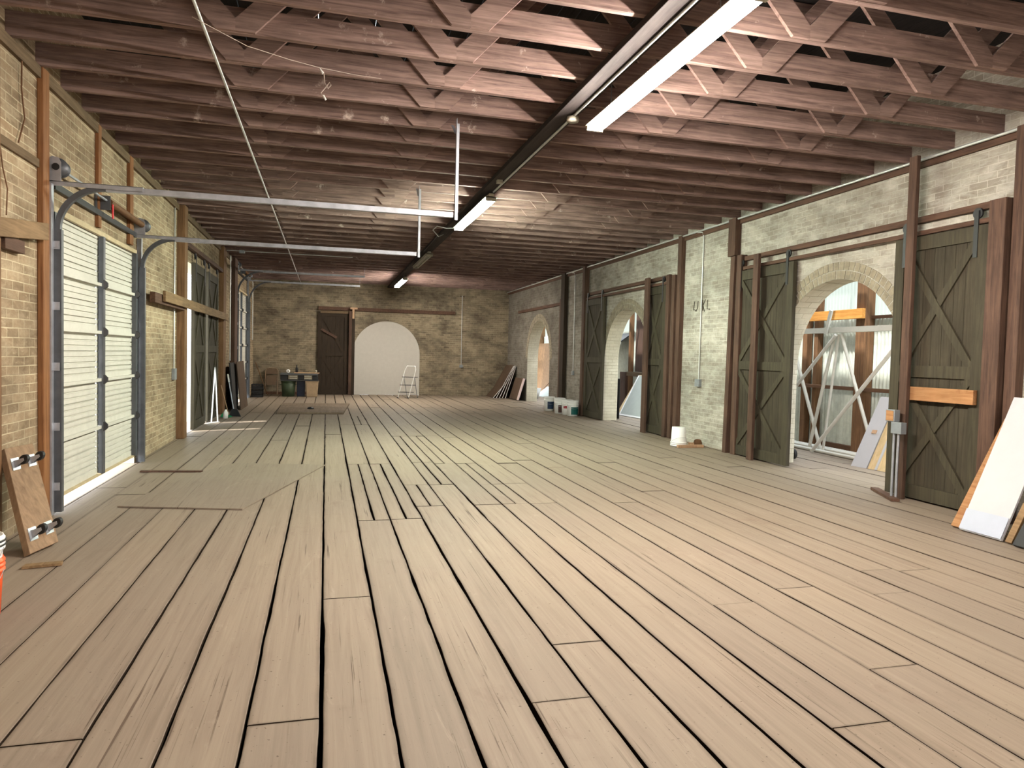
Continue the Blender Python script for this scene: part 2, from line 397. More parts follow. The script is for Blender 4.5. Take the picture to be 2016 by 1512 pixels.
def floor():
    joints = {-4: [2.96], -1: [2.93], 0: [4.37], 1: [6.36, 9.6, 14.76], 2: [6.38, 9.6, 14.78, 16.8], 3: [2.875, 6.88, 8.02, 14.8], 4: [3.456, 8.02, 9.7, 12.77],
              5: [6.88, 9.57, 12.77], 6: [6.88, 7.97, 9.55], 7: [2.415, 6.86, 7.98], 8: [3.83, 9.5], 9: [2.86], 10: [6.77], 11: [7.25], 12: [3.81], 13: [4.27, 9.41]}
    splits = {1: [(6.36, 9.6), (14.76, 16.8)], 2: [(6.38, 9.6), (14.78, 16.8)], 3: [(6.88, 8.02), (14.8, 16.5)], 4: [(9.7, 12.77), (8.02, 9.7)], 5: [(9.57, 12.77)], 6: [(6.88, 7.97), (7.97, 9.55)], 9: [(2.86, 4.4)]}
    rr = random.Random(3)
    mb = MB(); rnd = []; wear = []
    jag = {}

    def edge(k2, y):                         # ragged edge position of seam k2 (in half boards)
        a = 0.0
        for s, w in ((.13, .0035), (.31, .003), (.9, .003)):
            i = math.floor(y / s); t = y / s - i
            key = (k2, s, i)
            for j in (i, i + 1):
                if (k2, s, j) not in jag: jag[(k2, s, j)] = rr.uniform(-1, 1)
            a += w * (jag[(k2, s, i)] * (1 - t) + jag[(k2, s, i + 1)] * t)
        return a

    def gap(k2):
        x = k2 * PW / 2
        if x < -1.3: return .006
        if x < -.9: return .010
        if x < -.4: return .014
        if x <= 1.2: return .018
        if x < 1.5: return .017
        if x < 2.1: return .014
        if x < 2.8: return .010
        if x < 4: return .0085
        return .0065

    for k in range(-9, 31):
        ys = [YB]
        js = list(joints.get(k, []))
        y = YB + rr.uniform(1, 4)
        while y < 25.0:
            if all(abs(y - j) > 2.2 for j in js) and not (1.2 < y < 9.5 and -6 < k < 10): js.append(y)
            y += rr.uniform(4.2, 6)
        js = sorted(js) + [YE + .1]
        for y1 in js:
            y0 = ys[-1]; ys.append(y1)
            parts = [(2 * k, 2 * k + 2)]
            for a, b in splits.get(k, []):
                if abs(a - y0) < .1 and y1 <= b + .1: parts = [(2 * k, 2 * k + 1), (2 * k + 1, 2 * k + 2)]
            for a2, b2 in parts:
                tone = rr.random(); dz = rr.uniform(-.003, .003)
                step = .07 if y0 < 8 and -7 < k < 16 else .25
                n = max(2, int((y1 - y0) / step)); g = .006 if k > 9 or k < -3 else .009
                vs = []
                L = y1 - y0 - g; tt = sorted([L * i / n for i in range(n + 1)] + [.016, L - .016]); n = len(tt) - 1
                for i in range(n + 1):
                    yy = y0 + g / 2 + tt[i]
                    wa = gap(a2) * (.65 + .5 * abs(edge(a2 + 77, yy * .4)) / .006); wb = gap(b2) * (.65 + .5 * abs(edge(b2 + 77, yy * .4)) / .006)
                    q = .8 if gap(a2) > .008 else .4
                    xa = a2 * PW / 2 + wa / 2 + edge(a2, yy) * q * .6 + max(0, edge(2 * a2 + 501, yy)) * q * .5
                    xb = b2 * PW / 2 - wb / 2 + edge(b2, yy) * q * .6 - max(0, edge(2 * b2 + 1, yy)) * q * .5
                    we = min(.028, (xb - xa) * .3)
                    vs += [(xa, yy, -.05), (xa, yy, dz - .002), (xa + .004, yy, dz), (xa + we, yy, dz), (xb - we, yy, dz), (xb - .004, yy, dz), (xb, yy, dz - .002), (xb, yy, -.05)]
                    wear += [1, 1, .9, 0, 0, .9, 1, 1] if 0 < i < n else [1] * 8
                fs = []
                for i in range(n):
                    for c in (1, 2, 3, 4, 5):
                        fs.append((i * 8 + c, i * 8 + c + 1, (i + 1) * 8 + c + 1, (i + 1) * 8 + c))
                mb.add(vs, fs); rnd += [tone] * len(fs)
                fs = []
                for i in range(n):
                    for c in (0, 6):
                        fs.append((i * 8 + c, i * 8 + c + 1, (i + 1) * 8 + c + 1, (i + 1) * 8 + c))
                fs += [(7, 6, 5, 4, 3, 2, 1, 0), tuple(n * 8 + c for c in range(8))]
                mb.add(vs, fs, 2); rnd += [tone] * len(fs); wear += [1] * len(vs)
    nb = len(mb.f)
    for bx in ((-2.75, 9.2, YB, YE + .12, -.30, -.2), (-2.75, 9.2, YE + .1, YE + .12, -.2, -.003), (-2.75, 9.2, YB - .02, YB, -.2, -.003), (-2.75, -2.72, YB, YE + .1, -.2, -.055), (9.17, 9.2, YB, YE + .1, -.2, -.003)):  # near-black bed keeps the gaps dark; skirts added to block sky light
        mb.box(*bx, 1); rnd += [0.5] * 6
    o = mb.build('floor', [M['floor'], M['void'], M['boardedge']], None, 0, (0, 0, 0)); o['kind'] = 'structure'
    # recalc_face_normals keeps face order, so the per-board tone can be written face by face
    a = o.data.attributes.new('rnd', 'FLOAT', 'FACE')
    for i, t in enumerate(rnd): a.data[i].value = t
    a = o.data.attributes.new('wear', 'FLOAT', 'POINT')
    for i, t in enumerate(wear): a.data[i].value = t


floor()


# ------------------------------------------------------------------ walls
def wall(name, to3, u0, u1, z1, ops, mats, ring=True, depth=TW):
    """ops: ('arch', centre, radius, spring) or ('rect', a, b, z0, top); to3(u, d, z), d>0 is behind the face"""
    mb = MB(to3); cuts = []
    for o in ops:
        cuts.append((o[1] - o[2], o[1] + o[2], o) if o[0] == 'arch' else (o[1], o[2], o))
    cuts.sort(key=lambda c: c[0]); u = u0

    def quad(a, b, za, zb, zt):              # face strip from za/zb up to zt, front and back
        for d in (0, depth):
            mb.add([(a, d, za), (b, d, zb), (b, d, zt), (a, d, zt)], [(0, 1, 2, 3)])
    for a, b, o in cuts:
        quad(u, a, 0, 0, z1)
        if o[0] == 'rect':
            z0, zt = o[3], o[4]
            quad(a, b, zt, zt, z1)
            if z0 > 0: quad(a, b, 0, 0, z0)
            for uu in (a, b): mb.add([(uu, 0, z0), (uu, depth, z0), (uu, depth, zt), (uu, 0, zt)], [(0, 1, 2, 3)], 1)
            mb.add([(a, 0, zt), (b, 0, zt), (b, depth, zt), (a, depth, zt)], [(0, 1, 2, 3)], 1)
            if z0 > 0: mb.add([(a, 0, z0), (b, 0, z0), (b, depth, z0), (a, depth, z0)], [(0, 1, 2, 3)], 1)
        else:
            c, r, sp = o[1], o[2], o[3]; n = 40
            pts = [(c - r * math.cos(PI * i / n), sp + r * math.sin(PI * i / n)) for i in range(n + 1)]
            for (ua, za), (ub, zb) in zip(pts, pts[1:]):
                quad(ua, ub, za, zb, z1)
                mb.add([(ua, 0, za), (ub, 0, zb), (ub, depth, zb), (ua, depth, za)], [(0, 1, 2, 3)], 1)
            for uu in (a, b): mb.add([(uu, 0, 0), (uu, depth, 0), (uu, depth, sp), (uu, 0, sp)], [(0, 1, 2, 3)], 1)
            if ring:                          # ring of header bricks standing a few millimetres proud
                nb = 44
                for row in (0, 1):
                    ra, rb = r + .004 + row * .115, r + .108 + row * .115
                    for i in range(nb):
                        t0 = PI * (i + .08 + row * .5) / nb; t1 = PI * (i + .92 + row * .5) / nb
                        if t1 > PI: continue
                        dd = -random.uniform(.002, .009)
                        q = [(c - R * math.cos(t), sp + R * math.sin(t)) for R, t in ((ra, t0), (ra, t1), (rb, t1), (rb, t0))]
                        mb.prism([(p[0], .02, p[1]) for p in q], [(p[0], dd, p[1]) for p in q], 2)
        u = b
    quad(u, u1, 0, 0, z1)
    mb.add([(u0, 0, z1), (u1, 0, z1), (u1, depth, z1), (u0, depth, z1)], [(0, 1, 2, 3)])
    return struct(name, mb, mats)


ARCH = [(7.95, 1.2, 1.4), (14.65, 1.2, 1.4), (21.35, 1.2, 1.4)]
wall('wall_right', lambda u, d, z: (XR + d, u, z), YB, YE + TW, ZD, [('arch', *a) for a in ARCH], [M['brickR'], M['reveal'], M['brickcell']])
wall('wall_left', lambda u, d, z: (XL - d, u, z), YB, YE + TW, ZD,
     [('rect', 7.02, 9.96, 0, 2.66), ('rect', 13.4, 16.62, 0, 3.0), ('rect', 16.62, 16.80, 0, 1.15), ('rect', 20.0, 22.9, 0, 3.08)], [M['brickL'], M['reveal'], M['brickcell']])
wall('wall_end', lambda u, d, z: (u, YE + d, z), XL - TW, XR + TW, ZD, [('arch', 2.06, 1.17, 1.42)], [M['brickE'], M['brickE'], M['brickE']], True)
wall('wall_back', lambda u, d, z: (u, YB - d, z), XL - TW, XR + TW, ZD, [('rect', .8, 3.4, 0, 2.1)], [M['brickL'], M['reveal'], M['brickcell']])
# the blocked-up arch in the end wall
n = 40
pts = [(2.06 - 1.1655 * math.cos(PI * i / n), 1.42 + 1.1655 * math.sin(PI * i / n)) for i in range(n + 1)]
poly = [(.8945, 0.0)] + pts + [(3.2255, 0.0)]
mb = MB().prism([(x, YE + .02, z + .004) for x, z in poly], [(x, YE + .05, z + .004) for x, z in poly])
single('arch_infill_board', 'smooth white board filling the arched opening in the sooty end wall', 'panel', mb, M['drywall'])
# unseen box added behind the board to stop light leaking round it
struct('wall_end_light_stop', MB().box(.8, 3.32, YE + TW + .002, YE + TW + .1, 0, 2.75), M['brickE'])
# roof boards
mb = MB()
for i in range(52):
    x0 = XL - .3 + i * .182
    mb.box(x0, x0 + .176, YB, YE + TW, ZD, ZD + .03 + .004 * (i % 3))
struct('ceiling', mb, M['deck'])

# wall plates under the trusses
for nm, x0, x1 in (('trim_1', XL, XL + .035), ('trim_2', XR - .035, XR)):
    struct(nm, MB().box(x0, x1, YB, YE, ZJ - .10, ZJ - .005), M['ledger'] if nm == 'trim_1' else M['redwoodY'])

# ------------------------------------------------------------------ roof trusses
BEAMX0, BEAMX1 = 2.05, 2.25
words = 'first second third fourth fifth sixth seventh eighth ninth tenth eleventh twelfth thirteenth fourteenth fifteenth sixteenth seventeenth eighteenth nineteenth twentieth'.split()


def ordinal(n):
    if n <= 20: return words[n - 1]
    t = {2: 'twenty', 3: 'thirty', 4: 'forty'}[n // 10]
    if n % 10 == 0: return {2: 'twentieth', 3: 'thirtieth', 4: 'fortieth'}[n // 10]
    return t + '-' + words[n % 10 - 1]


def make_truss():
    t = thing('roof_truss', '', 'truss', (0, 0, ZJ))
    MB().box(XL + .0, XR - .0, -.025, .025, ZJ, ZJ + .185).build('bottom_chord', M['darkjoist'], t)
    for px in (-.67, .96, 3.31, 4.95):
        for s in (-1, 1):
            # board at 46 degrees, its foot cut plumb where it meets its twin
            w = .19; h = ZD - .01
            x0, z0 = px, ZJ + .004
            run = (h - (z0 + .09)) / math.tan(math.radians(46))
            a = [(x0, -.055, z0), (x0 + s * w * .72, -.055, z0), (x0 + s * (run + w), -.055, h), (x0 + s * run, -.055, h), (x0, -.055, z0 + .09)]
            b = [(x, -.026, z) for x, y, z in a]
            MB().prism(a, b).build('web_board', M['webwood'], t)
    return t


truss0 = make_truss()
KS = list(range(33, -8, -1))
for i, k in enumerate(KS):
    y = 5.66 + .575 * k
    if i == 0: r = truss0
    else:
        r = truss0.copy(); COL.objects.link(r)
        for ch in truss0.children:
            c = ch.copy(); COL.objects.link(c); c.parent = r
    r.location = (0, y, ZJ)
    r['label'] = 'dark roof truss with slanted web boards, %s counted from the far end wall' % ordinal(i + 1)
    r['group'] = 'roof trusses across the ceiling'
# brick infill between truss ends is the wall itself; the centre beam carries the trusses
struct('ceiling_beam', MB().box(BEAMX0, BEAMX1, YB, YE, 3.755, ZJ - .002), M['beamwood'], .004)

# ------------------------------------------------------------------ strip lights
def strip_light(label, x, y0, y1, z, tube, chain_top=ZJ):
    t = thing('strip_light', label, 'light', (x, (y0 + y1) / 2, z), 'strip lights along the centre beam')
    prof = [(-.086, -.018), (.086, -.018), (.086, -.010), (.04, .0), (.03, .04), (-.03, .04), (-.04, .0), (-.086, -.010)]
    a = [(x + p, y0, z + q + .06) for p, q in prof]; b = [(x + p, y1, z + q + .06) for p, q in prof]
    MB().prism(a, b).build('housing', M['dullwhite'], t)
    for s in (-1, 1):
        MB().tube([(x + s * .052, y0 + .03, z + .022), (x + s * .052, y1 - .03, z + .022)], .019, 10).build('tube', tube, t)
    for yy in (y0, y1 - .03):
        MB().box(x - .075, x + .075, yy, yy + .03, z - .003, z + .062).build('end_cap', M['dullwhite'], t)
    for yy in (y0 + .4, y1 - .4):
        MB().tube([(x, yy, z + .09), (x, yy, 3.77 if abs(x - 2.15) < .1 else ZJ + .06)], .004, 5).build('hanger', M['galv'], t)
    return t


strip_light('lit warm strip light hanging beside the beam, cut by the top edge of the photo', 2.36, 3.66, 6.22, 3.58, M['warm_tube'])
strip_light('lit cold white strip light hanging midway down the beam', 2.17, 9.6, 12.1, 3.62, M['cool_tube'])
strip_light('unlit dusty strip light hanging between two lit ones', 2.15, 15.5, 17.9, 3.62, M['dullwhite'])
strip_light('lit warm strip light hanging by the end wall', 2.17, 20.5, 23.0, 3.58, M['far_tube'])
strip_light('lit strip light added over the unseen end of the floor', 2.36, -2.6, -.1, 3.58, M['warm_tube'])  # unseen fixture continuing the row, added to light the near floor

# ------------------------------------------------------------------ conduits, boxes and cables
def conduit(label, pts, r=.012, name='conduit', m='conduit'):
    return single(name, label, 'pipe', MB().tube(pts, r, 8), M[m])


conduit('thin zinc conduit running the room length below the trusses', [(-.89, YB + .1, 3.795), (-.87, 12, 3.795), (-.86, YE, 3.795)], .012)
conduit('zinc conduit along the underside edge of the centre beam', [(2.20, YB + .1, 3.742), (2.20, 9.6, 3.742)], .013)
conduit('zinc conduit running along the top of the whitewashed brick wall', [(6.385, YB + .1, 3.788), (6.385, YE, 3.788)], .016)
t = thing('conduit', 'thin conduit crossing under the trusses towards the dark far corner', 'pipe', (-1.9, 17.8, 3.79))
MB().tube([(-2.3, 17.83, 3.795), (-1.95, 17.83, 3.795), (.6, 17.83, 3.795)], .01).build('run', M['conduit'], t)
MB().box(-2.0, -1.88, 17.78, 17.9, 3.745, 3.808).build('junction_box', M['zincbox'], t)
single('junction_box', 'round junction box on the conduit beside the first lit strip light', 'box', MB().lathe((2.2, 6.36, 3.695), [(0, 0), (.055, 0), (.06, .02), (.055, .045), (0, .045)], 16), M['dullwhite'])
single('junction_box', 'small oblong junction box under the beam before the cold light', 'box', MB().box(2.10, 2.17, 8.95, 9.03, 3.715, 3.755), M['dullwhite'])


def drop_conduit(label, pts, box, boxlabel=None):
    t = thing('drop_conduit', label, 'pipe', (pts[-1][0], pts[-1][1], box[4]))
    MB().tube(pts, .011, 8).build('pipe_run', M['conduit'], t)
    MB().box(*box).build('outlet_box', M['zincbox'], t, .004)
    return t


drop_conduit('zinc conduit dropping to an outlet box beside painted letters on brick', [(6.39, 11.5, 3.775), (6.42, 11.37, 3.76), (6.43, 11.35, 3.68), (6.43, 11.36, 1.15)], (6.39, 6.449, 11.28, 11.43, 1.03, 1.16))
drop_conduit('thin conduit dropping down the brick between the dark and brown posts', [(6.39, 18.2, 3.775), (6.42, 18.08, 3.76), (6.43, 18.03, 3.68), (6.43, 18.0, 1.12)], (6.40, 6.449, 17.95, 18.05, 1.02, 1.13))
drop_conduit('thin conduit dropping down the sooty end wall to a small box', [(4.71, 25.18, 3.6), (4.72, 25.18, 1.1)], (4.66, 4.78, 25.14, 25.199, 1.02, 1.12))
drop_conduit('zinc conduit dropping beside the brown post to a light switch box', [(-2.335, 12.5, 3.77), (-2.34, 12.38, 3.76), (-2.34, 12.3, 3.68), (-2.34, 12.28, 1.15)], (-2.359, -2.31, 12.2, 12.36, .98, 1.16))
conduit('pale conduit dropping in the dark corner between brown posts', [(-2.3, 18.72, 3.78), (-2.3, 18.75, 1.2)], .016)
conduit('thin pale conduit dropping between the far overhead door and the corner', [(-2.33, 24.5, 3.7), (-2.33, 24.6, 1.8)], .014)
conduit('curled cable looping from the cold strip light to the beam', [(2.13, 12.1, 3.66), (2.0, 12.3, 3.68), (1.86, 12.5, 3.74), (1.83, 12.8, 3.72), (1.98, 13.1, 3.66), (2.1, 13.3, 3.74)], .008, 'cable')
conduit('dark cable strung along the beam to the unlit light', [(2.02, 13.3, 3.74), (2.02, 15.4, 3.70)], .006, 'cable', 'black')
conduit('brown cable dangling down the tan brick above the boards', [(-2.335, 6.45, 3.72), (-2.335, 6.44, 3.5), (-2.335, 6.5, 3.28), (-2.335, 6.38, 3.06)], .006, 'cable', 'rust')
conduit('thin brown cable hanging from the lower strip to the header board', [(-2.335, 6.06, 2.94), (-2.335, 6.10, 2.8), (-2.335, 6.18, 2.66), (-2.335, 6.16, 2.46)], .005, 'cable', 'rust')
t = thing('dangling_wire', 'knotted pale wire dangling from a truss with bare connectors', 'wire', (-.05, 6.14, 3.56))
MB().tube([(-.08, 6.19, 3.82), (-.05, 6.13, 3.79), (-.04, 6.13, 3.70), (-.01, 6.13, 3.66), (.01, 6.13, 3.69), (0, 6.13, 3.71), (-.04, 6.14, 3.66), (-.07, 6.14, 3.62), (-.05, 6.13, 3.59), (-.03, 6.13, 3.57)], .004, 6).build('strand', M['cobweb'], t)
MB().tube([(-.08, 6.13, 3.815), (-.055, 6.13, 3.775)], [.004, .011], 8).build('connector', M['whitep'], t)
MB().tube([(-.05, 6.13, 3.60), (-.03, 6.13, 3.565)], .008, 8).build('connector', M['whitep'], t)
conduit('slack thread of wire sagging below the trusses', [(-.93, 5.42, 3.79), (-.6, 5.7, 3.75), (-.3, 5.9, 3.765), (-.09, 6.05, 3.79), (.2, 6.1, 3.785), (.42, 6.14, 3.795)], .0025, 'cable', 'cobweb')

# ------------------------------------------------------------------ posts and rails on the whitewashed wall
def post(label, x0, x1, y0, y1, z0, z1, m='redwood', name='wall_post', g='timber posts along the brick walls'):
    t = MB().box(x0, x1, y0, y1, z0, z1)
    return single(name, label, 'post', t, M[m], g, .006)


zt = ZJ - .105
post('full-height red-brown post behind the leaning white sheets', 6.35, 6.449, 5.30, 5.42, 0, ZJ - .003)
post('wide red-brown pilaster board closing the end of the door track', 6.29, 6.449, 5.44, 5.62, 0, 3.14)
post('tall red-brown post standing in front of the olive door with the plank', 6.245, 6.295, 6.49, 6.60, 0, ZJ - .003)
post('red-brown post standing in front of the olive door by the arch', 6.245, 6.295, 9.40, 9.53, 0, 3.12)
post('red-brown post at the end of the long door track', 6.34, 6.449, 10.0, 10.13, 0, 3.19)
mb = MB().prism([(6.31, 10.22, 0), (6.40, 10.22, 0), (6.40, 10.32, 0), (6.31, 10.32, 0)], [(6.34, 10.19, 3.19), (6.43, 10.19, 3.19), (6.43, 10.31, 3.19), (6.34, 10.31, 3.19)])
single('wall_post', 'second red-brown post beside the first at the track end', 'post', mb, M['redwood'], 'timber posts along the brick walls', .006)
post('short upper post running from the paired posts to the trusses', 6.34, 6.449, 10.2, 10.41, 3.2, ZJ - .003)
post('full-height dark post beside the brick pier with the painted letters', 6.36, 6.449, 12.02, 12.16, 0, ZJ - .003)
post('dark red post next to the full-height post by the middle arch', 6.33, 6.43, 12.19, 12.31, 0, 3.1)
post('slim dark red post at the end of the middle arch door', 6.30, 6.36, 12.36, 12.48, 0, 3.12)
post('dark red post in front of the middle arch door edge', 6.245, 6.295, 13.14, 13.32, 0, 3.13)
post('dark post closing the middle track on its far side', 6.32, 6.449, 17.0, 17.16, 0, ZJ - .003)
post('slate-dark full-height post by the last arch', 6.34, 6.449, 18.62, 18.93, 0, ZJ - .003, 'enddoor')
post('thin brown board standing beside the slate-dark post', 6.36, 6.449, 18.97, 19.08, 0, 3.12)


def rail(label, x0, x1, y0, y1, z0, z1, m='redwoodY'):
    return single('door_rail', label, 'rail', MB().box(x0, x1, y0, y1, z0, z1), M[m], 'sliding door rails', .004)


rail('upper dark timber rail above the first arch', 6.39, 6.449, 5.64, 9.99, 3.09, 3.16)
rail('lower dark track the olive doors of the first arch hang from', 6.362, 6.385, 5.66, 9.98, 2.945, 2.995)
rail('upper dark timber rail above the middle arch', 6.39, 6.449, 12.5, 16.99, 3.06, 3.13)
rail('lower dark track the doors of the middle arch hang from', 6.362, 6.385, 12.5, 16.99, 2.955, 3.005)
rail('bare dark rail on the brick above the last arch', 6.40, 6.449, 19.1, 23.7, 2.95, 3.04)
rail('dark rail above the slitted doors in the tan wall', -2.355, -2.27, 12.9, 17.25, 3.21, 3.29)
rail('long dark header rail across the end wall', -.27, 4.45, YE - .08, YE - .002, 2.9, 3.02)
rail('short pale strip under the end wall header', -.2, .74, YE - .125, YE - .085, 2.79, 2.88, 'ledger')


# ------------------------------------------------------------------ sliding doors
def barn_door(label, xf, w, h, mat, bmat, base, hangers=True, split_brace=True):
    t = thing('sliding_door', label, 'door', xf(w / 2, .04, 0), 'cross-braced sliding doors')
    b = MB(xf); n = max(6, int(w / .13))
    for i in range(n):
        a = w * i / n; e = w * (i + 1) / n
        b.box(a + (.002 if i else 0), e - (.002 if i < n - 1 else 0), 0, .03, .02, h)
    b.build('boards', bmat, t)
    s = .13; zr = [(.02, .17), (h * .468, h * .512), (h - .15, h)]
    for u in (0, w - s):
        MB(xf).box(u, u + s, .03, .058, .02, h).build('stile', mat, t)
    for z0, z1 in zr:
        MB(xf).box(s, w - s, .03, .056, z0, z1).build('rail', mat, t)
    for (z0, z1) in ((zr[0][1], zr[1][0]), (zr[1][1], zr[2][0])):
        a, e = s, w - s; bw = .085
        def br(ua, za, ub, zb, d0, d1):
            L = math.hypot(ub - ua, zb - za); nu, nz = -(zb - za) / L * bw, (ub - ua) / L * bw
            # ends cut to the frame
            clip = lambda u, z: (min(max(u, a), e), min(max(z, z0), z1))
            q = [clip(ua + nu, za + nz), clip(ua - nu, za - nz), (ua, za), clip(ub - nu, zb - nz), clip(ub + nu, zb + nz)]
            q = [clip(ua + nu, za + nz), (ua, za), clip(ua - nu, za - nz), clip(ub - nu, zb - nz), (ub, zb), clip(ub + nu, zb + nz)]
            MB(xf).prism([(u, d0, z) for u, z in q], [(u, d1, z) for u, z in q]).build('brace', mat, t)
        br(a, z0, e, z1, .03, .056)
        br(a, z1, e, z0, .03, .050)
    if hangers:
        for u in (.14, w - .14):
            g = MB(xf).box(u - .025, u + .025, .058, .066, h - .32, h + .15).build('hanger', M['black'], t)
            ww = MB(xf); cs = [(u + .055 * math.cos(2 * PI * k / 16), h + .125 + .055 * math.sin(2 * PI * k / 16)) for k in range(16)]
            ww.prism([(x, .032, z) for x, z in cs], [(x, .053, z) for x, z in cs]).build('wheel', M['black'], g)
    return t


RW = lambda y0: (lambda u, d, z: (6.415 - d, y0 + u, z))
LW = lambda y0: (lambda u, d, z: (-2.345 + d, y0 + u, z))
EW = lambda x0: (lambda u, d, z: (x0 + u, YE - .02 - d, z))
ol, ob = M['olive'], M['oliveb']
barn_door('large olive sliding door with a pale plank nailed across it', RW(5.67), 1.19, 2.93, ol, ob, None)
barn_door('olive sliding door beyond the first arch, standing open with a post before it', RW(8.71), 1.45, 2.93, ol, ob, None)
barn_door('olive sliding door on the camera side of the middle arch', RW(12.58), .96, 2.94, ol, ob, None)
barn_door('shadowed olive sliding door beyond the middle arch', RW(15.76), 1.22, 2.94, ol, ob, None)
barn_door('olive door leaf with a bright gap at its edge, beside the brown post', LW(13.76), 1.24, 3.02, ol, ob, None)
barn_door('olive door leaf next to the dark corner, daylight slit between the pair', LW(15.28), 1.37, 3.02, ol, ob, None)
barn_door('dark brown sliding door beside the blocked white arch', EW(-.28), 1.02, 2.84, M['enddoor'], M['enddoor'], None, False)
plank('nailed_plank', 'pale knotty plank nailed across the large olive door', 'plank', 6.30, 6.352, 5.70, 6.60, 1.115, 1.265, M['orangeY'])
mb = MB().bar((-.16, YE - .095, 2.25), (.35, YE - .095, 1.97), .02, .075, (0, -1, 0)); mb = MB().prism(*[[(x, yy, z) for x, z in ((-.19, 2.21), (.33, 1.93), (.37, 2.0), (-.15, 2.28))] for yy in (YE - .105, YE - .08)])
single('nailed_plank', 'short slanted plank nailed on the dark end wall door', 'plank', mb, M['redwood'])
t = thing('lumber_bracket', 'T-shaped scrap of fresh lumber at the top of the end wall post', 'lumber', (.9, YE - .2, 2.63))
MB().box(.86, .93, YE - .235, YE - .205, 2.63, 2.95).build('upright', M['pinkwood'], t)
MB().box(.79, 1.03, YE - .24, YE - .202, 2.951, 3.01).build('crosspiece', M['pinkwood'], t)
post('brown post between the dark door and the white arch', .75, .85, YE - .20, YE - .002, 0, 2.88, 'redwood')
post('nearly black board beside the brown post at the white arch', .852, .955, YE - .12, YE - .002, 0, 2.88, 'enddoor')
plank('floor_plank', 'dark plank lying along the foot of the end wall behind the bins', 'plank', -2.0, -.42, 25.05, 25.15, 0.0, .09, M['redwoodY'])

# ------------------------------------------------------------------ posts and boards on the tan wall
post('brown post against the tan brick beyond the orange bucket', -2.359, -2.30, 5.75, 5.98, 0, ZJ - .003, 'brownpost')
post('amber pine post at the hinge side of the overhead door', -2.359, -2.31, 6.81, 6.95, 0, ZJ - .003, 'orange')
post('slim amber post above the overhead door, first of two', -2.359, -2.322, 8.35, 8.45, 2.74, ZJ - .003, 'orange')
post('slim amber post above the overhead door, next to the coil spring', -2.359, -2.318, 9.57, 9.72, 2.74, ZJ - .003, 'orange')
post('brown post crossed by the long board, beside the wall conduit', -2.359, -2.235, 12.56, 12.80, 0, ZJ - .003, 'brownpost')
post('brown post at the far side of the slitted olive doors', -2.359, -2.26, 17.27, 17.7, 0, ZJ - .003, 'brownpost')
post('dark red post just before the far overhead door', -2.359, -2.25, 19.25, 19.8, 0, ZJ - .003, 'redwood')
mb = MB().prism([(-2.298, 4.4, 2.085), (-2.298, 6.79, 2.37), (-2.298, 6.79, 2.51), (-2.298, 4.4, 2.225)], [(-2.262, 4.4, 2.085), (-2.262, 6.79, 2.37), (-2.262, 6.79, 2.51), (-2.262, 4.4, 2.225)])
single('header_board', 'thick brown board fixed slightly askew across the wall above the wheeled dolly', 'board', mb, M['brownboard'], None, .004)
plank('wood_block', 'short dark block tucked under the thick header board', 'block', -2.36, -2.30, 6.05, 6.4, 2.20, 2.30, M['redwoodY'])
plank('wall_strip', 'thin wooden strip set in the tan brick above the header board', 'board', -2.36, -2.335, 5.99, 6.80, 2.97, 3.04, M['ledger'])
plank('cross_board', 'long brown board nailed across the posts and olive doors', 'board', -2.225, -2.185, 10.9, 17.4, 2.14, 2.29, M['brownboard'])
plank('cross_board', 'short dark board behind the long cross board at its end', 'board', -2.305, -2.235, 10.5, 12.55, 2.10, 2.24, M['redwoodY'])


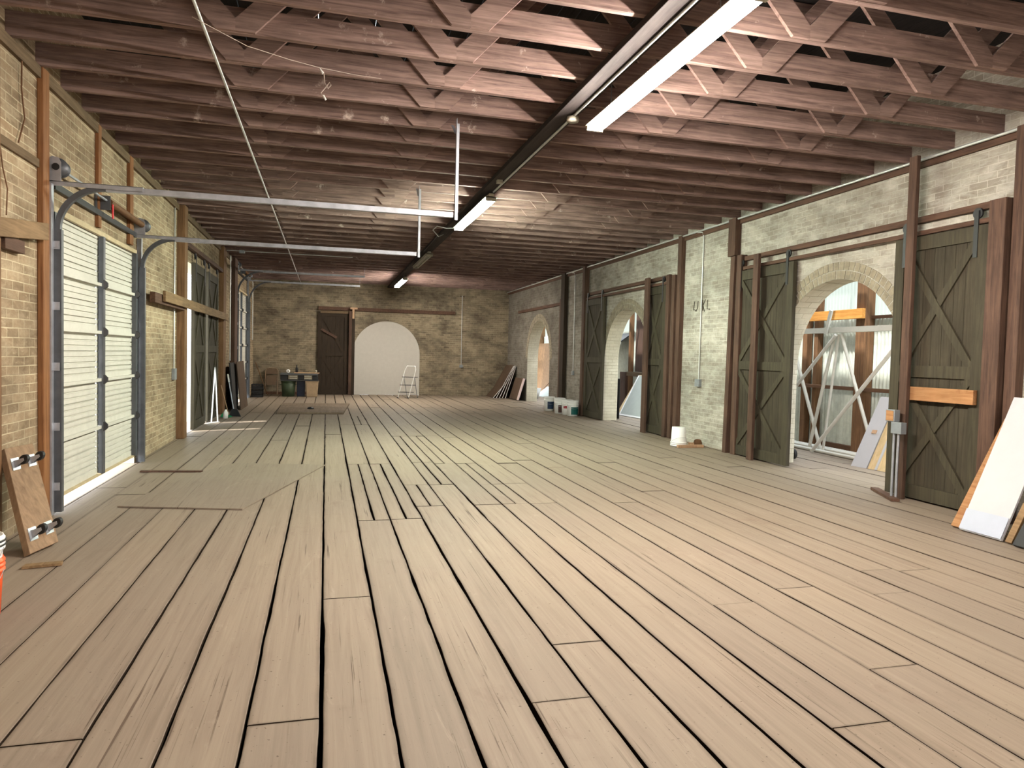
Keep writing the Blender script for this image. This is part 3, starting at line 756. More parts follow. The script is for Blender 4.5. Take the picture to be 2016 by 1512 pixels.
# ------------------------------------------------------------------ overhead doors with their tracks
def overhead_door(y0, y1, ztop, ztrk, ns, lab, first):
    """sectional steel door on the tan wall between y0 and y1"""
    xd = -2.362
    t = thing('overhead_door', lab['door'], 'door', (xd, (y0 + y1) / 2, .05))
    hgt = (ztop - .115) / ns; ym = (y0 + y1) / 2 - .0
    for i in range(ns):
        z0 = .115 + i * hgt; z1 = z0 + hgt - .006
        mb = MB()
        for (a, b) in ((y0, ym - .045), (ym + .0, y1)):
            prof = []; nr = 8
            for r in range(nr):
                za = z0 + .03 + (hgt - .06) * r / nr; zb = z0 + .03 + (hgt - .06) * (r + 1) / nr; q = (zb - za)
                d = .030 if r % 3 == 1 else .014
                prof += [(xd, za), (xd, zb - q * .30), (xd - d, zb - q * .24), (xd - d, zb - q * .04), (xd, zb)]
            prof = [(xd, z0)] + prof + [(xd, z1)]
            A = [(x, a, z) for x, z in prof]; B = [(x, b, z) for x, z in prof]; n = len(prof)
            mb.add(A + B, [(k, k + 1, n + k + 1, n + k) for k in range(n - 1)])
            mb.box(xd - .04, xd - .02, a, b, z0, z1)
        mb.build('door_section', M['white'], t)
    for i in range(1, ns):
        z = .115 + i * hgt
        MB().box(xd, xd + .035, y0, y1, z - .02, z + .012).build('section_rail', M['white'], t)
    MB().box(xd - .02, xd + .04, y0, y1, ztop, ztop + .045).build('top_rail', M['beige'], t)
    MB().box(xd - .02, xd + .03, y0, y1, .10, .12).build('bottom_seal', M['beige'], t)
    for yy in (y0 + .0, ym - .01, y1 - .07):
        MB().box(xd + .002, xd + .05, yy, yy + .07, .115, ztop).build('stile', M['steel'], t)
        for i in range(1, ns):
            z = .115 + i * hgt
            MB().prism([(xd + .05, yy + .0, z - .05), (xd + .05, yy + .07, z - .05), (xd + .05, yy + .07, z + .05), (xd + .05, yy, z + .05)],
                       [(xd + .085, yy + .02, z - .02), (xd + .085, yy + .05, z - .02), (xd + .085, yy + .05, z + .02), (xd + .085, yy + .02, z + .02)]).build('hinge', M['black'], t)
    xe = lab['xend']
    for side, yt, lb in ((-1, y0 - .045, lab['t0']), (1, y1 + .08, lab['t1'])):
        tr = thing('door_track', lb, 'track', (-2.2, yt, 0), 'overhead door tracks')
        xv = -2.275; R = ztrk - .02 - (ztop - .16); pts = [(xv, .02), (xv, .6), (xv, 1.2), (xv, 1.8), (xv, ztop - .16)]
        for k in range(1, 13):
            a = PI / 2 * k / 12
            pts.append((xv + R * (1 - math.cos(a)), ztop - .16 + R * math.sin(a)))
        pts += [(xv + R + (xe - xv - R) * j / 4, ztrk - .02) for j in range(1, 5)]
        nsp = 5
        MB().sweep(pts[:nsp], .055, .07, yt, 0).build('vertical_rail', M['steel'], tr)
        MB().sweep(pts[nsp - 1:nsp + 12], .05, .045, yt, 0).build('curved_rail', M['steel'], tr)
        MB().sweep([pts[nsp + 11]] + pts[nsp + 12:], .05, .05, yt, 0).build('horizontal_rail', M['galv'], tr)
        ya = yt + side * .085
        MB().box(-2.359, -2.296, min(ya, ya + side * .006), max(ya, ya + side * .006), 0.0, ztrk - .02).box(-2.303, -2.296, min(ya, ya - side * .05), max(ya, ya - side * .05), 0, ztrk - .02).build('wall_angle', M['galv'], tr)
        MB().box(-2.35, xv + R + .3, yt - .036, yt - .03, ztrk - .028, ztrk + .012).box(-2.35, xv + R + .3, yt - .036, yt + .01, ztrk + .008, ztrk + .013).build('support_angle', M['galv'], tr)
        for j in range(5):
            z = .25 + (ztop - .55) * j / 4
            MB().box(-2.345, -2.25, yt + side * .043 - .003, yt + side * .043 + .003, z - .035, z + .035).box(-2.31, -2.26, yt + side * .038 - .012, yt + side * .038 + .012, z - .02, z + .02).build('track_bracket', M['galv'], tr)
        pl = [(-2.358, ztrk + .01), (-2.235, ztrk + .01), (-2.235, ztrk + .17), (-2.255, ztrk + .21), (-2.30, ztrk + .22), (-2.358, ztrk + .19)]
        MB().prism([(x, yt - .052, z) for x, z in pl], [(x, yt - .046, z) for x, z in pl]).build('bearing_plate', M['galv'], tr)
        MB().tube([(-2.275, yt - .058, ztrk + .13), (-2.275, yt - .053, ztrk + .13)], .03, 14).build('bearing', M['black'], tr)
        MB().lathe((-2.265, yt - .035, ztrk + .13), [(0, 0), (.08, 0), (.08, .012), (.055, .018), (.055, .07), (.075, .076), (.075, .085), (0, .085)], 20, 0, 'y').build('cable_drum', M['steel'], tr)
        if lab['strap']:
            xs = xe + .02
            mb = MB().box(xs, xs + .006, yt - .02, yt + .025, ztrk - .06, ZJ + .02)
            mb.box(xs, xs + .035, yt + .02, yt + .026, ztrk - .06, ZJ - .02)
            mb.build('hanger_strap', M['galv'], tr)
            MB().bar((xs + .003, yt + .02, ZJ - .12), (xs + .003, yt + .25, ZJ + .03), .005, .03, (1, 0, 0)).build('hanger_brace', M['galv'], tr)
        else:
            MB().box(xe, xe + .006, yt - .02, yt + .02, ztrk - .06, ZJ + .02).build('hanger_strap', M['galv'], tr)
    sh = thing('torsion_shaft', lab['shaft'], 'shaft', (-2.265, ym, ztrk + .13))
    zs = ztrk + .13
    MB().tube([(-2.265, y0 + .07, zs), (-2.265, y1 + .04, zs)], .013, 8).build('shaft', M['galv'], sh)
    pp = []; nc = 34; ya, yb = y0 + (y1 - y0) * .5, y1 - .02
    pp = [(-2.265, ya + (yb - ya) * i / 160, zs) for i in range(161)]
    MB().tube(pp, [.034 + (.005 if i % 4 < 2 else 0) for i in range(161)], 10).build('coil_spring', M['rust'], sh)
    yc = ya - .09
    MB().box(-2.35, -2.225, yc, yc + .008, zs - .10, zs + .05).box(-2.355, -2.335, yc - .07, yc + .07, zs - .12, zs + .06).build('centre_bracket', M['steel'], sh)
    MB().box(-2.345, -2.315, y0 + .02, y1 - .04, zs - .17, zs - .11).build('spring_pad', M['black'], sh)
    if first: MB().box(-2.235, -2.227, yc + .09, yc + .13, zs - .17, zs - .02).build('warning_tag', M['red'], sh)


overhead_door(7.08, 9.90, 2.66, 2.90, 5, dict(door='white ribbed overhead door with dark stiles, leaking daylight at the floor', xend=1.2, strap=True,
              t0='curved steel track on the amber post side of the white ribbed door', t1='curved steel track on the brick side of the white ribbed door', shaft='spring shaft with a red tag above the white ribbed door'), True)
overhead_door(20.05, 22.85, 3.10, 3.585, 6, dict(door='ribbed overhead door in the dark corner by the bins', xend=1.0, strap=False,
              t0='curved track of the far overhead door, on its dark post side', t1='curved track of the far overhead door, next to the end wall', shaft='spring shaft above the overhead door in the far corner'), False)

# ------------------------------------------------------------------ floor sheets
mb = MB(); q = [(-1.85, 7.22), (-.73, 6.94), (.01, 9.5), (-1.12, 9.78), (-1.5, 8.9)]
mb.prism([(x, y, .004) for x, y in q], [(x, y, .016) for x, y in q])
single('plywood_sheet', 'large dusty plywood sheet lying on the boards by the overhead door', 'sheet', mb, M['floor'])
mb = MB(); q = [(-1.09, 17.32), (.42, 17.24), (.66, 20.4), (-1.14, 20.3)]
mb.prism([(x, y, .004) for x, y in q], [(x, y, .045) for x, y in q])
single('plywood_sheet', 'brown plywood sheet with a dark edge lying before the bins', 'sheet', mb, M['sheetwood'])
single('rag', 'small dark rag on the far plywood sheet', 'rag', MB().lathe((-.35, 18.3, .05), [(0, .05), (.05, .045), (.08, .02), (.085, 0)], 12), M['black'])
mb = MB().prism([(-2.12, 9.2, .004), (-1.42, 9.14, .004), (-1.42, 9.19, .004), (-2.12, 9.27, .004)], [(-2.12, 9.2, .02), (-1.42, 9.14, .02), (-1.42, 9.19, .02), (-2.12, 9.27, .02)])
single('threshold_strip', 'thin dark strip on the floor at the overhead door corner', 'strip', mb, M['redwoodY'])
mb = MB().prism([(6.02, 6.4, .004), (6.10, 6.36, .004), (6.40, 7.0, .004), (6.33, 7.05, .004)], [(6.02, 6.4, .035), (6.10, 6.36, .035), (6.40, 7.0, .035), (6.33, 7.05, .035)])
single('floor_plank', 'short dark plank lying at the foot of the olive door post', 'plank', mb, M['redwoodY'])

# ------------------------------------------------------------------ wheeled dolly leaning on the wall
def dolly():
    A = Vector((-1.985, 5.60, .025)); U = Vector((.07, .33, 0)); Lv = Vector((-.315, .42, .69))
    t = thing('dolly', 'wheeled plywood dolly leaning on the tan wall with four casters', 'dolly', tuple(A))
    Nn = U.cross(Lv).normalized()
    if Nn.x < 0: Nn = -Nn
    th = .05
    q = [A, A + U, A + U + Lv, A + Lv]
    MB().prism([p - Nn * th for p in q], [p for p in q]).build('deck_board', M['ply'], t, .004)
    Ln = Lv.normalized(); Un = U.normalized()
    for u, l in ((.22, .16), (.78, .16), (.22, .83), (.78, .83)):
        p = A + U * u + Lv * l
        b = MB()
        s1, s2 = Un * .045, Ln * .05
        b.prism([p - s1 - s2, p + s1 - s2, p + s1 + s2, p - s1 + s2], [x + Nn * .006 for x in (p - s1 - s2, p + s1 - s2, p + s1 + s2, p - s1 + s2)])
        for s in (-1, 1):
            o = Un * .022 * s
            b.prism([p + o - Ln * .03, p + o + Ln * .03, p + o + Nn * .085 + Ln * .012, p + o + Nn * .085 - Ln * .012], [x + Un * .003 for x in (p + o - Ln * .03, p + o + Ln * .03, p + o + Nn * .085 + Ln * .012, p + o + Nn * .085 - Ln * .012)])
        c = b.build('caster', M['galv'], t)
        ctr = p + Nn * .075; k = 18
        ring = [Nn * math.cos(2 * PI * i / k) * .038 + Ln * math.sin(2 * PI * i / k) * .038 for i in range(k)]
        MB().prism([ctr + r - Un * .017 for r in ring], [ctr + r + Un * .017 for r in ring]).build('wheel', M['blackp'], c, .004)


dolly()
single('wood_scrap', 'small scrap of wood on the floor by the orange bucket', 'scrap', MB().prism([(-1.93, 5.3, .004), (-1.71, 5.35, .004), (-1.72, 5.41, .004), (-1.93, 5.37, .004)], [(-1.93, 5.3, .022), (-1.71, 5.35, .022), (-1.72, 5.41, .022), (-1.93, 5.37, .022)]), M['brownboard'])


# ------------------------------------------------------------------ buckets
def text_mesh(name, s, size, mat, parent, mtx):
    cu = bpy.data.curves.new(name, 'FONT'); cu.body = s; cu.size = size; cu.extrude = .0008; cu.align_x = 'CENTER'
    o = bpy.data.objects.new(name, cu); COL.objects.link(o)
    bpy.context.view_layer.update()
    me = bpy.data.meshes.new_from_object(o.evaluated_get(bpy.context.evaluated_depsgraph_get()))
    bpy.data.objects.remove(o); me.materials.clear(); me.materials.append(mat)
    o = bpy.data.objects.new(name, me); COL.objects.link(o); o.parent = parent; o.matrix_local = mtx
    return o


def bucket(label, c, m, s=1.0, lid=True, group=None, lab=None, la=(0, 0), lz=(.06, .26), flip=False, rimm=None):
    r0, r1, h = .132 * s, .15 * s, .37 * s
    t = thing('bucket', label, 'bucket', c, group)
    Z = (lambda z: h - z) if flip else (lambda z: z)
    prof = [(0, 0), (r0, 0), (r0 + (r1 - r0) * .75, h * .74)]
    for zz in (.76, .84, .92):
        prof += [(r1 * .985, h * zz), (r1 * 1.06, h * zz + .003), (r1 * 1.06, h * zz + .012), (r1 * .985, h * zz + .016)]
    prof += [(r1, h), (r1 * .96, h), (r1 * .93, h * .97), (r0 * .97, .006), (0, .006)]
    MB().lathe(c, [(r, Z(z)) for r, z in prof], 28).build('pail', m, t)
    if lid:
        lp = [(0, h + .004), (r1 * .9, h + .004), (r1 * .94, h + .018), (r1 * 1.05, h + .018), (r1 * 1.06, h - .02), (r1 * 1.03, h - .02)]
        MB().lathe(c, [(r, Z(z)) for r, z in lp], 28).build('lid', M['whitep'], t)
    if lab:
        k = 10; ri = lambda z: (r0 + (r1 - r0) * .75 * z / (h * .74)) + .003
        vs = []; a0, a1 = la
        for zz in lz:
            for i in range(k + 1):
                a = a0 + (a1 - a0) * i / k; vs.append((c[0] + ri(zz) * math.cos(a), c[1] + ri(zz) * math.sin(a), c[2] + zz))
        mb = MB(); mb.add(vs, [(i, i + 1, k + 2 + i, k + 1 + i) for i in range(k)], 0, True); mb.build('paper_label', lab, t)
    # bail handle
    a = .5; pts = [(c[0] + r1 * 1.07 * math.cos(th), c[1] + r1 * 1.07 * math.sin(th) * .98, c[2] + Z(h * .80) - (-1 if flip else 1) * .11 * s * abs(math.sin(th)) ** .7 * 1.0) for th in [PI * i / 12 - PI for i in range(13)]]
    MB().tube(pts, .0025, 6).build('bail_handle', M['galv'], t)
    return t


D2R = math.radians
# orange pail with white pails nested inside it, cut by the frame edge
ob_c = (-1.835, 4.43, 0.002)
bucket('orange plastic bucket on the floor beside the brown post', ob_c, M['orangep'], .86, False)
bucket('white bucket nested in the orange one, dark bands round its rim', (ob_c[0], ob_c[1], .125), M['whitep'], .86, False)
t = [o for o in COL.objects if o.name.startswith('bucket') and o.parent is None][-1]
for zz in (.285, .262):
    MB().lathe((ob_c[0], ob_c[1], .125), [(.137, zz), (.1405, zz + .001), (.1405, zz + .009), (.137, zz + .01)], 28).build('dark_band', M['black'], t)
# lettering on the white rim, facing the room
ang = D2R(-38)
nrm = Vector((math.cos(ang), math.sin(ang), 0)); tanv = Vector((-nrm.y, nrm.x, 0))
mt = Matrix((tanv, Vector((0, 0, 1)), nrm)).transposed().to_4x4(); mt.translation = Vector((nrm.x * .1375, nrm.y * .1375, .292))
text_mesh('rim_lettering', 'CZN', .035, M['ink'], t, mt)
BG = 'white paint buckets on the floor'
bucket('white paint bucket with a navy label, first in the row from the end wall', (5.98, 18.62, .002), M['whitep'], 1, True, BG, M['navylabel'], (D2R(-125), D2R(-45)))
bucket('white paint bucket with a small dark stripe, behind the brown-labelled one', (6.13, 18.15, .002), M['whitep'], 1, True, BG, M['navylabel'], (D2R(-150), D2R(-110)), (.2, .25))
bucket('white paint bucket with a dark brown label in the middle of the row', (6.0, 17.75, .002), M['whitep'], 1, True, BG, M['brownlabel'], (D2R(-125), D2R(-40)), (.03, .23))
bucket('white paint bucket with a small red label near the teal one', (6.07, 17.36, .002), M['whitep'], 1, True, BG, M['redlabel'], (D2R(-150), D2R(-100)), (.17, .23))
bucket('white paint bucket with a teal label at the dark post', (6.1, 17.02, .002), M['whitep'], 1, True, BG, M['teallabel'], (D2R(-125), D2R(-30)), (.04, .23))
bucket('white bucket standing upside down below the painted letters', (5.93, 11.08, .002), M['whitep'], .9, False, BG, None, (0, 0), (0, 0), True)
t = thing('scrap_board', 'small light board on the floor beside the upturned bucket', 'board', (6.1, 10.9, 0))
MB().box(5.8, 6.28, 10.84, 10.90, .004, .05).build('board', M['pinkwood'], t)
single('brick_lump', 'brown lump of brick on the floor beside the upturned bucket', 'brick', MB().lathe((6.27, 11.03, .003), [(0, 0), (.07, 0), (.08, .05), (.06, .11), (.03, .125), (0, .12)], 9), M['rust'])
single('wood_block', 'cream offcut block resting beside the upturned bucket', 'block', MB().box(6.08, 6.16, 10.95, 11.01, .003, .075), M['pinkwood'])

# ------------------------------------------------------------------ sheets leaning on the whitewashed wall
def leaning(label, xb, xt, zt, y0, y1, th, m, name='leaning_sheet', cat='sheet', g=None, z0=.003, bev=.002, ends=None):
    d = Vector((xt - xb, 0, zt - z0)).normalized(); nn = Vector((-d.z, 0, d.x))
    if nn.x > 0: nn = -nn
    a = [Vector((xb, y0, z0)), Vector((xb, y1, z0)), Vector((xt, y1, zt)), Vector((xt, y0, zt))]
    dz = max(0.0, -(nn.z * th))
    a = [p + Vector((0, 0, dz)) for p in a]
    mb = MB().prism(a, [p + nn * th for p in a])
    return single(name, label, cat, mb, m, g, bev)


leaning('pale brown board leaning behind the white sheet', 5.70, 6.27, 1.0, 5.19, 5.30, .03, M['orangeY'])
t = leaning('tall white laminate sheet leaning beside the large olive door', 5.66, 6.22, 1.22, 4.76, 5.18, .02, M['whiteboard'])
leaning('brown edge board leaning next to the tall white sheet', 5.66, 6.26, 1.1, 4.66, 4.72, .03, M['brownboard'])
leaning('black sheet leaning at the end of the white sheets', 5.62, 6.3, 1.1, 4.2, 4.62, .03, M['blackp'])
mb = MB(); d = Vector((.56, 0, 1.217)).normalized(); nn = Vector((-d.z, 0, d.x))
q = [Vector((5.655, 4.762, .012)) + d * .003, Vector((5.655, 5.178, .012)) + d * .003, Vector((5.655, 5.178, .012)) + d * .2, Vector((5.655, 4.762, .012)) + d * .2]
mb.prism([p + nn * .021 for p in q], [p + nn * .024 for p in q])
# the lower strip of the white sheet has a bluish face: part of the sheet
o = mb.build('lower_strip', M['bluewhite'], t)

# ------------------------------------------------------------------ electrical stub at the front post
t = thing('electrical_stub', 'pair of upright conduits with two boxes before the red-brown post', 'pipe', (6.165, 6.5, 0))
MB().tube([(6.15, 6.535, .0), (6.15, 6.535, .88)], .014, 8).build('pipe', M['galv'], t)
MB().tube([(6.15, 6.47, .0), (6.15, 6.475, .3), (6.15, 6.47, .78)], .014, 8).build('pipe', M['galv'], t)
MB().box(6.11, 6.185, 6.50, 6.63, .87, 1.0).build('junction_box', M['zincbox'], t, .004)
MB().box(6.105, 6.11, 6.515, 6.615, .88, .99).build('box_cover', M['orangeY'], t)
MB().box(6.11, 6.185, 6.40, 6.545, .74, .868).build('junction_box', M['zincbox'], t, .004)

# painted letters on the brick
mb = MB()
def stroke(pts): mb.tube([(XR - .002, y, z) for y, z in pts], .009, 5)
stroke([(11.62, 2.56), (11.64, 2.47), (11.66, 2.40)])
stroke([(11.50, 2.56), (11.51, 2.44), (11.56, 2.38), (11.62, 2.41)])
stroke([(11.33, 2.57), (11.33, 2.38)]); stroke([(11.25, 2.57), (11.32, 2.47), (11.27, 2.36)])
stroke([(11.17, 2.56), (11.18, 2.40), (11.08, 2.39)])
single('painted_letters', 'hand-painted letters JKL on the whitewashed brick pier', 'lettering', mb, M['ink'])

# ------------------------------------------------------------------ end of the room: ladder, bins, chair, sheets
def ladder():
    t = thing('step_ladder', 'white folding step ladder with black treads before the white arch', 'ladder', (2.65, 23.6, 0))
    A = Vector((2.31, 23.5, 0)); B = Vector((2.64, 23.36, 0)); T = Vector((.26, .10, 1.02))
    pts = [A, A + T * .5, A + T * .93, A + T + (B - A) * .12 + Vector((0, 0, .05)), B + T - (B - A) * .12 + Vector((0, 0, .05)), B + T * .93, B + T * .5, B]
    MB().tube(pts, .014, 8).build('front_frame', M['whitep'], t)
    A2 = A + Vector((.36, .42, 0)); B2 = B + Vector((.36, .50, 0))
    for p, q in ((A2, A + T * .72), (B2, B + T * .72)):
        MB().tube([p, q], .011, 8).build('rear_leg', M['galv'], t)
    MB().tube([A2 + Vector((-.02, -.05, .12)), B2 + Vector((-.02, -.05, .12))], .009, 8).build('rear_brace', M['galv'], t)
    F = Vector((.14, .06, 0))
    for f in (.19, .42, .68):
        p = A + T * f; q = B + T * f
        u = Vector((0, 0, .02)); s = Vector((-.05, -.03, 0))
        MB().prism([p + s, q + s, q + F, p + F], [p + s + u, q + s + u, q + F + u, p + F + u]).build('tread', M['blackp'], t)
    for p in (A, B, A2, B2):
        MB().tube([p, p + Vector((0, 0, .04))], .019, 8).build('foot', M['blackp'], t)


ladder()


def bin_(label, c, r0, r1, h, m, sq=False):
    t = thing('trash_can', label, 'bin', c, 'trash cans under the work top')
    if sq:
        q = lambda r, z: [(c[0] + a * r, c[1] + b * r * .8, c[2] + z) for a, b in ((-1, -1), (1, -1), (1, 1), (-1, 1))]
        MB().prism(q(r0, 0), q(r1, h)).build('body', m, t, .02)
        MB().prism(q(r1 * 1.05, h - .03), q(r1 * 1.05, h + .01)).build('rim', m, t, .004)
    else:
        MB().lathe(c, [(0, 0), (r0, 0), (r1, h), (r1 * .96, h), (r0 * .95, .02), (0, .02)], 24).build('body', m, t)
        MB().lathe(c, [(r1 * .99, h - .04), (r1 * 1.06, h - .035), (r1 * 1.06, h), (r1 * .97, h + .003)], 24).build('rim', m, t)
        for s in (-1, 1): MB().box(c[0] + s * r1 - .03, c[0] + s * r1 + .03, c[1] - .05, c[1] + .05, h - .13, h - .1).build('handle', m, t)
    return t


bin_('dark green round trash can under the grey work top', (-1.16, 23.95, .002), .19, .225, .5, M['greenp'])
bin_('navy trash can between the green and tan ones', (-.77, 23.98, .002), .12, .125, .5, M['navy'], True)
bin_('tan square trash can beside the dark end door', (-.42, 23.9, .002), .165, .2, .5, M['tan'], True)
t = thing('work_top', 'dark grey plastic folding work top resting on the trash cans', 'work top', (-.8, 23.9, .515))
MB().box(-1.4, -.24, 23.66, 24.2, .70, .76).build('top_panel', M['greyp'], t, .01)
MB().box(-1.4, -.22, 23.72, 24.15, .516, .55).build('tray', M['greyp'], t, .006)
for x0, x1 in ((-1.4, -1.18), (-.86, -.68), (-.42, -.24)):
    MB().box(x0, x1, 23.7, 24.15, .55, .70).build('leg_box', M['blackp'], t, .01)
for x0, x1 in ((-1.12, -.88), (-.66, -.44)):
    for zz in (.575, .645): MB().box(x0, x1, 23.68, 23.74, zz, zz + .035).build('clamp_bar', M['dullwhite'], t)
plank('loose_board', 'pale board lying on the grey work top', 'board', -.98, -.2, 23.7, 24.05, .762, .785, M['pinkwood'])
mb = MB(); mb.lathe((-1.16, 23.72, .765 + .06), [(.022, -.03), (.06, -.03), (.06, .03), (.022, .03), (.022, -.03)], 20, 0, 'y')
single('tape_roll', 'white roll of tape standing on the grey work top', 'tape', mb, M['whitep'])
t = thing('bottle', 'dark bottle standing on the pale board', 'bottle', (-.9, 23.8, .787))
MB().lathe((-.9, 23.8, .787), [(0, 0), (.042, 0), (.044, .13), (.018, .17), (.016, .2), (0, .2)], 16).build('body', M['blackp'], t)
MB().lathe((-.9, 23.8, .787), [(.02, .2), (.02, .235), (0, .235)], 12).build('cap', M['black'], t)
single('cup', 'small pale cup at the end of the pale board', 'cup', MB().lathe((-.3, 23.8, .787), [(0, 0), (.028, 0), (.035, .075), (.032, .075), (.026, .006), (0, .006)], 16), M['dullwhite'])


def folded_chair():
    t = thing('folding_chair', 'tan metal folding chair folded against the end wall', 'chair', (-1.75, 24.95, 0))
    y = lambda z: 24.82 + .34 * z * .9
    pts = [(-1.95, y(0), .012)] + [(-1.95, y(z), z) for z in (.3, .6, .78)] + [(-1.91, y(.85), .85), (-1.84, y(.88), .88), (-1.66, y(.88), .88), (-1.58, y(.85), .85), (-1.55, y(.78), .78)] + [(-1.55, y(z), z) for z in (.6, .3)] + [(-1.55, y(0), .012)]
    MB().tube(pts, .012, 8).build('frame', M['chairframe'], t)
    q = [(-1.94, y(.68) - .012, .68), (-1.56, y(.68) - .012, .68), (-1.6, y(.86) - .012, .86), (-1.9, y(.86) - .012, .86)]
    MB().prism([Vector(p) for p in q], [Vector(p) + Vector((0, .012, 0)) for p in q]).build('backrest', M['tanm'], t)
    q = [(-1.9, y(.34) - .03, .32), (-1.6, y(.34) - .03, .32), (-1.57, y(.64) - .03, .64), (-1.93, y(.64) - .03, .64)]
    MB().prism([Vector(p) for p in q], [Vector(p) + Vector((0, .018, 0)) for p in q]).build('seat', M['tanm'], t, .004)
    for x in (-1.93, -1.57): MB().tube([(x, y(0) - .05, .012), (x, y(.5) - .035, .5)], .010, 8).build('rear_leg', M['tanm'], t)


folded_chair()
single('pole', 'wooden pole leaning in the dark corner beside the folded chair', 'pole', MB().tube([(-1.84, 24.55, .012), (-2.25, 24.85, 1.06)], .014, 8), M['brownpost'])
for i in range(3):
    z = .003 + i * .135
    t = thing('crate', ['black crate at the bottom of the stack in the far corner', 'black crate in the middle of the stack in the far corner', 'black crate on top of the stack in the far corner'][i], 'crate', (-2.05, 23.6, z), 'black crates in the corner')
    mb = MB().box(-2.24, -1.9, 23.4, 23.75, z, z + .02)
    for a in ((-2.24, -2.22, 23.4, 23.75), (-1.92, -1.9, 23.4, 23.75), (-2.24, -1.9, 23.4, 23.42), (-2.24, -1.9, 23.73, 23.75)):
        mb.box(*a, z + .02, z + .075); mb.box(*a, z + .1, z + .132)
        for j in range(4):
            if a[1] - a[0] > .1: mb.box(a[0] + .0 + j * .105, a[0] + .02 + j * .105, a[2], a[3], z + .07, z + .105)
            else: mb.box(a[0], a[1], a[2] + j * .105, a[2] + .02 + j * .105, z + .07, z + .105)
    mb.build('shell', M['blackp'], t)


def leanL(label, xb, xt, zt, y0, y1, th, m, z0=.003, skew=0.0):
    a = [Vector((xb, y0, z0)), Vector((xb + .0, y1, z0)), Vector((xt, y1 + skew, zt)), Vector((xt, y0 + skew, zt))]
    d = Vector((xt - xb, 0, zt - z0)).normalized(); nn = Vector((d.z, 0, -d.x))
    if nn.x < 0: nn = -nn
    dz = max(0.0, -(nn.z * th)); a = [p + Vector((0, 0, dz)) for p in a]
    return single('leaning_sheet', label, 'sheet', MB().prism(a, [p + nn * th for p in a]), m, None, .002)


leanL('brown hardboard sheet leaning before the far overhead door', -2.0, -2.13, 1.18, 18.35, 19.85, .02, M['brownply'], .003, .15)
leanL('black sheet leaning behind the brown hardboard', -2.10, -2.20, 1.16, 17.75, 18.55, .03, M['blackp'])
t = thing('broom', 'broom with a white-gripped pole and dark bristles by the brown hardboard', 'broom', (-1.95, 16.75, 0))
MB().tube([(-1.96, 16.7, .16), (-2.12, 16.95, .92)], .011, 8).build('handle', M['galv'], t)
MB().tube([(-2.085, 16.9, .75), (-2.12, 16.95, .92)], .018, 8).build('grip', M['whitep'], t)
MB().prism([(-2.06, 16.72, .003), (-1.80, 16.60, .003), (-1.80, 16.68, .003), (-2.06, 16.80, .003)], [(-2.0, 16.68, .17), (-1.88, 16.63, .17), (-1.88, 16.67, .17), (-2.0, 16.72, .17)]).build('bristles', M['blackp'], t)
t = thing('long_dustpan', 'green dustpan with a thin stick handle beside the broom', 'dustpan', (-2.08, 16.5, 0))
MB().prism([(-2.2, 16.45, .004), (-2.0, 16.38, .004), (-1.97, 16.58, .004), (-2.17, 16.64, .004)], [(-2.2, 16.45, .03), (-2.0, 16.38, .012), (-1.97, 16.58, .012), (-2.17, 16.64, .09)]).build('pan', M['brightgreen'], t)
MB().tube([(-2.05, 16.58, .05), (-2.19, 16.45, .7)], .008, 8).build('handle', M['pinkwood'], t)
t = thing('light_leak_strips', 'slim white A-shaped strips standing for daylight leaking by the olive door leaves', 'light leak', (-2.14, 15.25, 0))  # daylight leaking past the door leaf, built as white strips
for xa in (-2.21, -2.09):
    MB().prism([(xa - .012, 15.25, .004), (xa + .012, 15.25, .004), (xa + .012, 15.27, .004), (xa - .012, 15.27, .004)], [(-2.156, 15.25, 1.13), (-2.136, 15.25, 1.13), (-2.136, 15.27, 1.13), (-2.156, 15.27, 1.13)]).build('leak_strip', M['whitep'], t)
MB().prism([(-2.26, 15.05, .004), (-2.22, 15.03, .004), (-2.06, 15.3, .004), (-2.1, 15.33, .004)], [(-2.26, 15.05, .02), (-2.22, 15.03, .02), (-2.06, 15.3, .02), (-2.1, 15.33, .02)]).build('foot', M['whitep'], t)  # patch of leaked daylight on the floor, as a white slab
single('jug', 'small white jug on the floor beside the broom', 'jug', MB().lathe((-2.06, 16.18, .003), [(0, 0), (.05, 0), (.052, .13), (.022, .17), (.022, .19), (0, .19)], 14), M['whitep'])

# boards in the far corner by the last arch
for i, (xb, xt, zt_, y0) in enumerate(((5.66, 6.33, .80, 23.98), (5.77, 6.36, 1.12, 23.96), (5.87, 6.38, 1.14, 23.92), (5.97, 6.40, 1.15, 23.88), (6.06, 6.42, 1.13, 23.84))):
    t = thing('panel_board', ['brown panel board leaning outermost in the far corner, shorter than the rest', 'brown panel board second from the outside in the far corner', 'brown panel board in the middle of the far corner fan', 'brown panel board fourth from the outside in the far corner', 'brown panel board leaning innermost in the far corner fan'][i], 'sheet', (xb, y0, 0), 'panel boards leaning in the far corner')
    d = Vector((xt - xb, 0, zt_)).normalized(); nn = Vector((-d.z, 0, d.x)); a = [Vector((xb, y0, .006)), Vector((xb, 25.1, .006)), Vector((xt, 25.1, zt_)), Vector((xt, y0, zt_))]
    MB().prism(a, [p + nn * .014 for p in a]).build('face', M['brownply'], t)
    a = [Vector((xb, y0 - .004, .006)), Vector((xb, y0 - .001, .006)), Vector((xt, y0 - .001, zt_)), Vector((xt, y0 - .004, zt_))]
    MB().prism(a, [p + nn * .018 for p in a]).build('cut_edge', M['whitep'], t)
t = thing('panel_board', 'single brown panel board with a pinkish edge leaning by the last arch', 'sheet', (6.2, 22.9, 0))
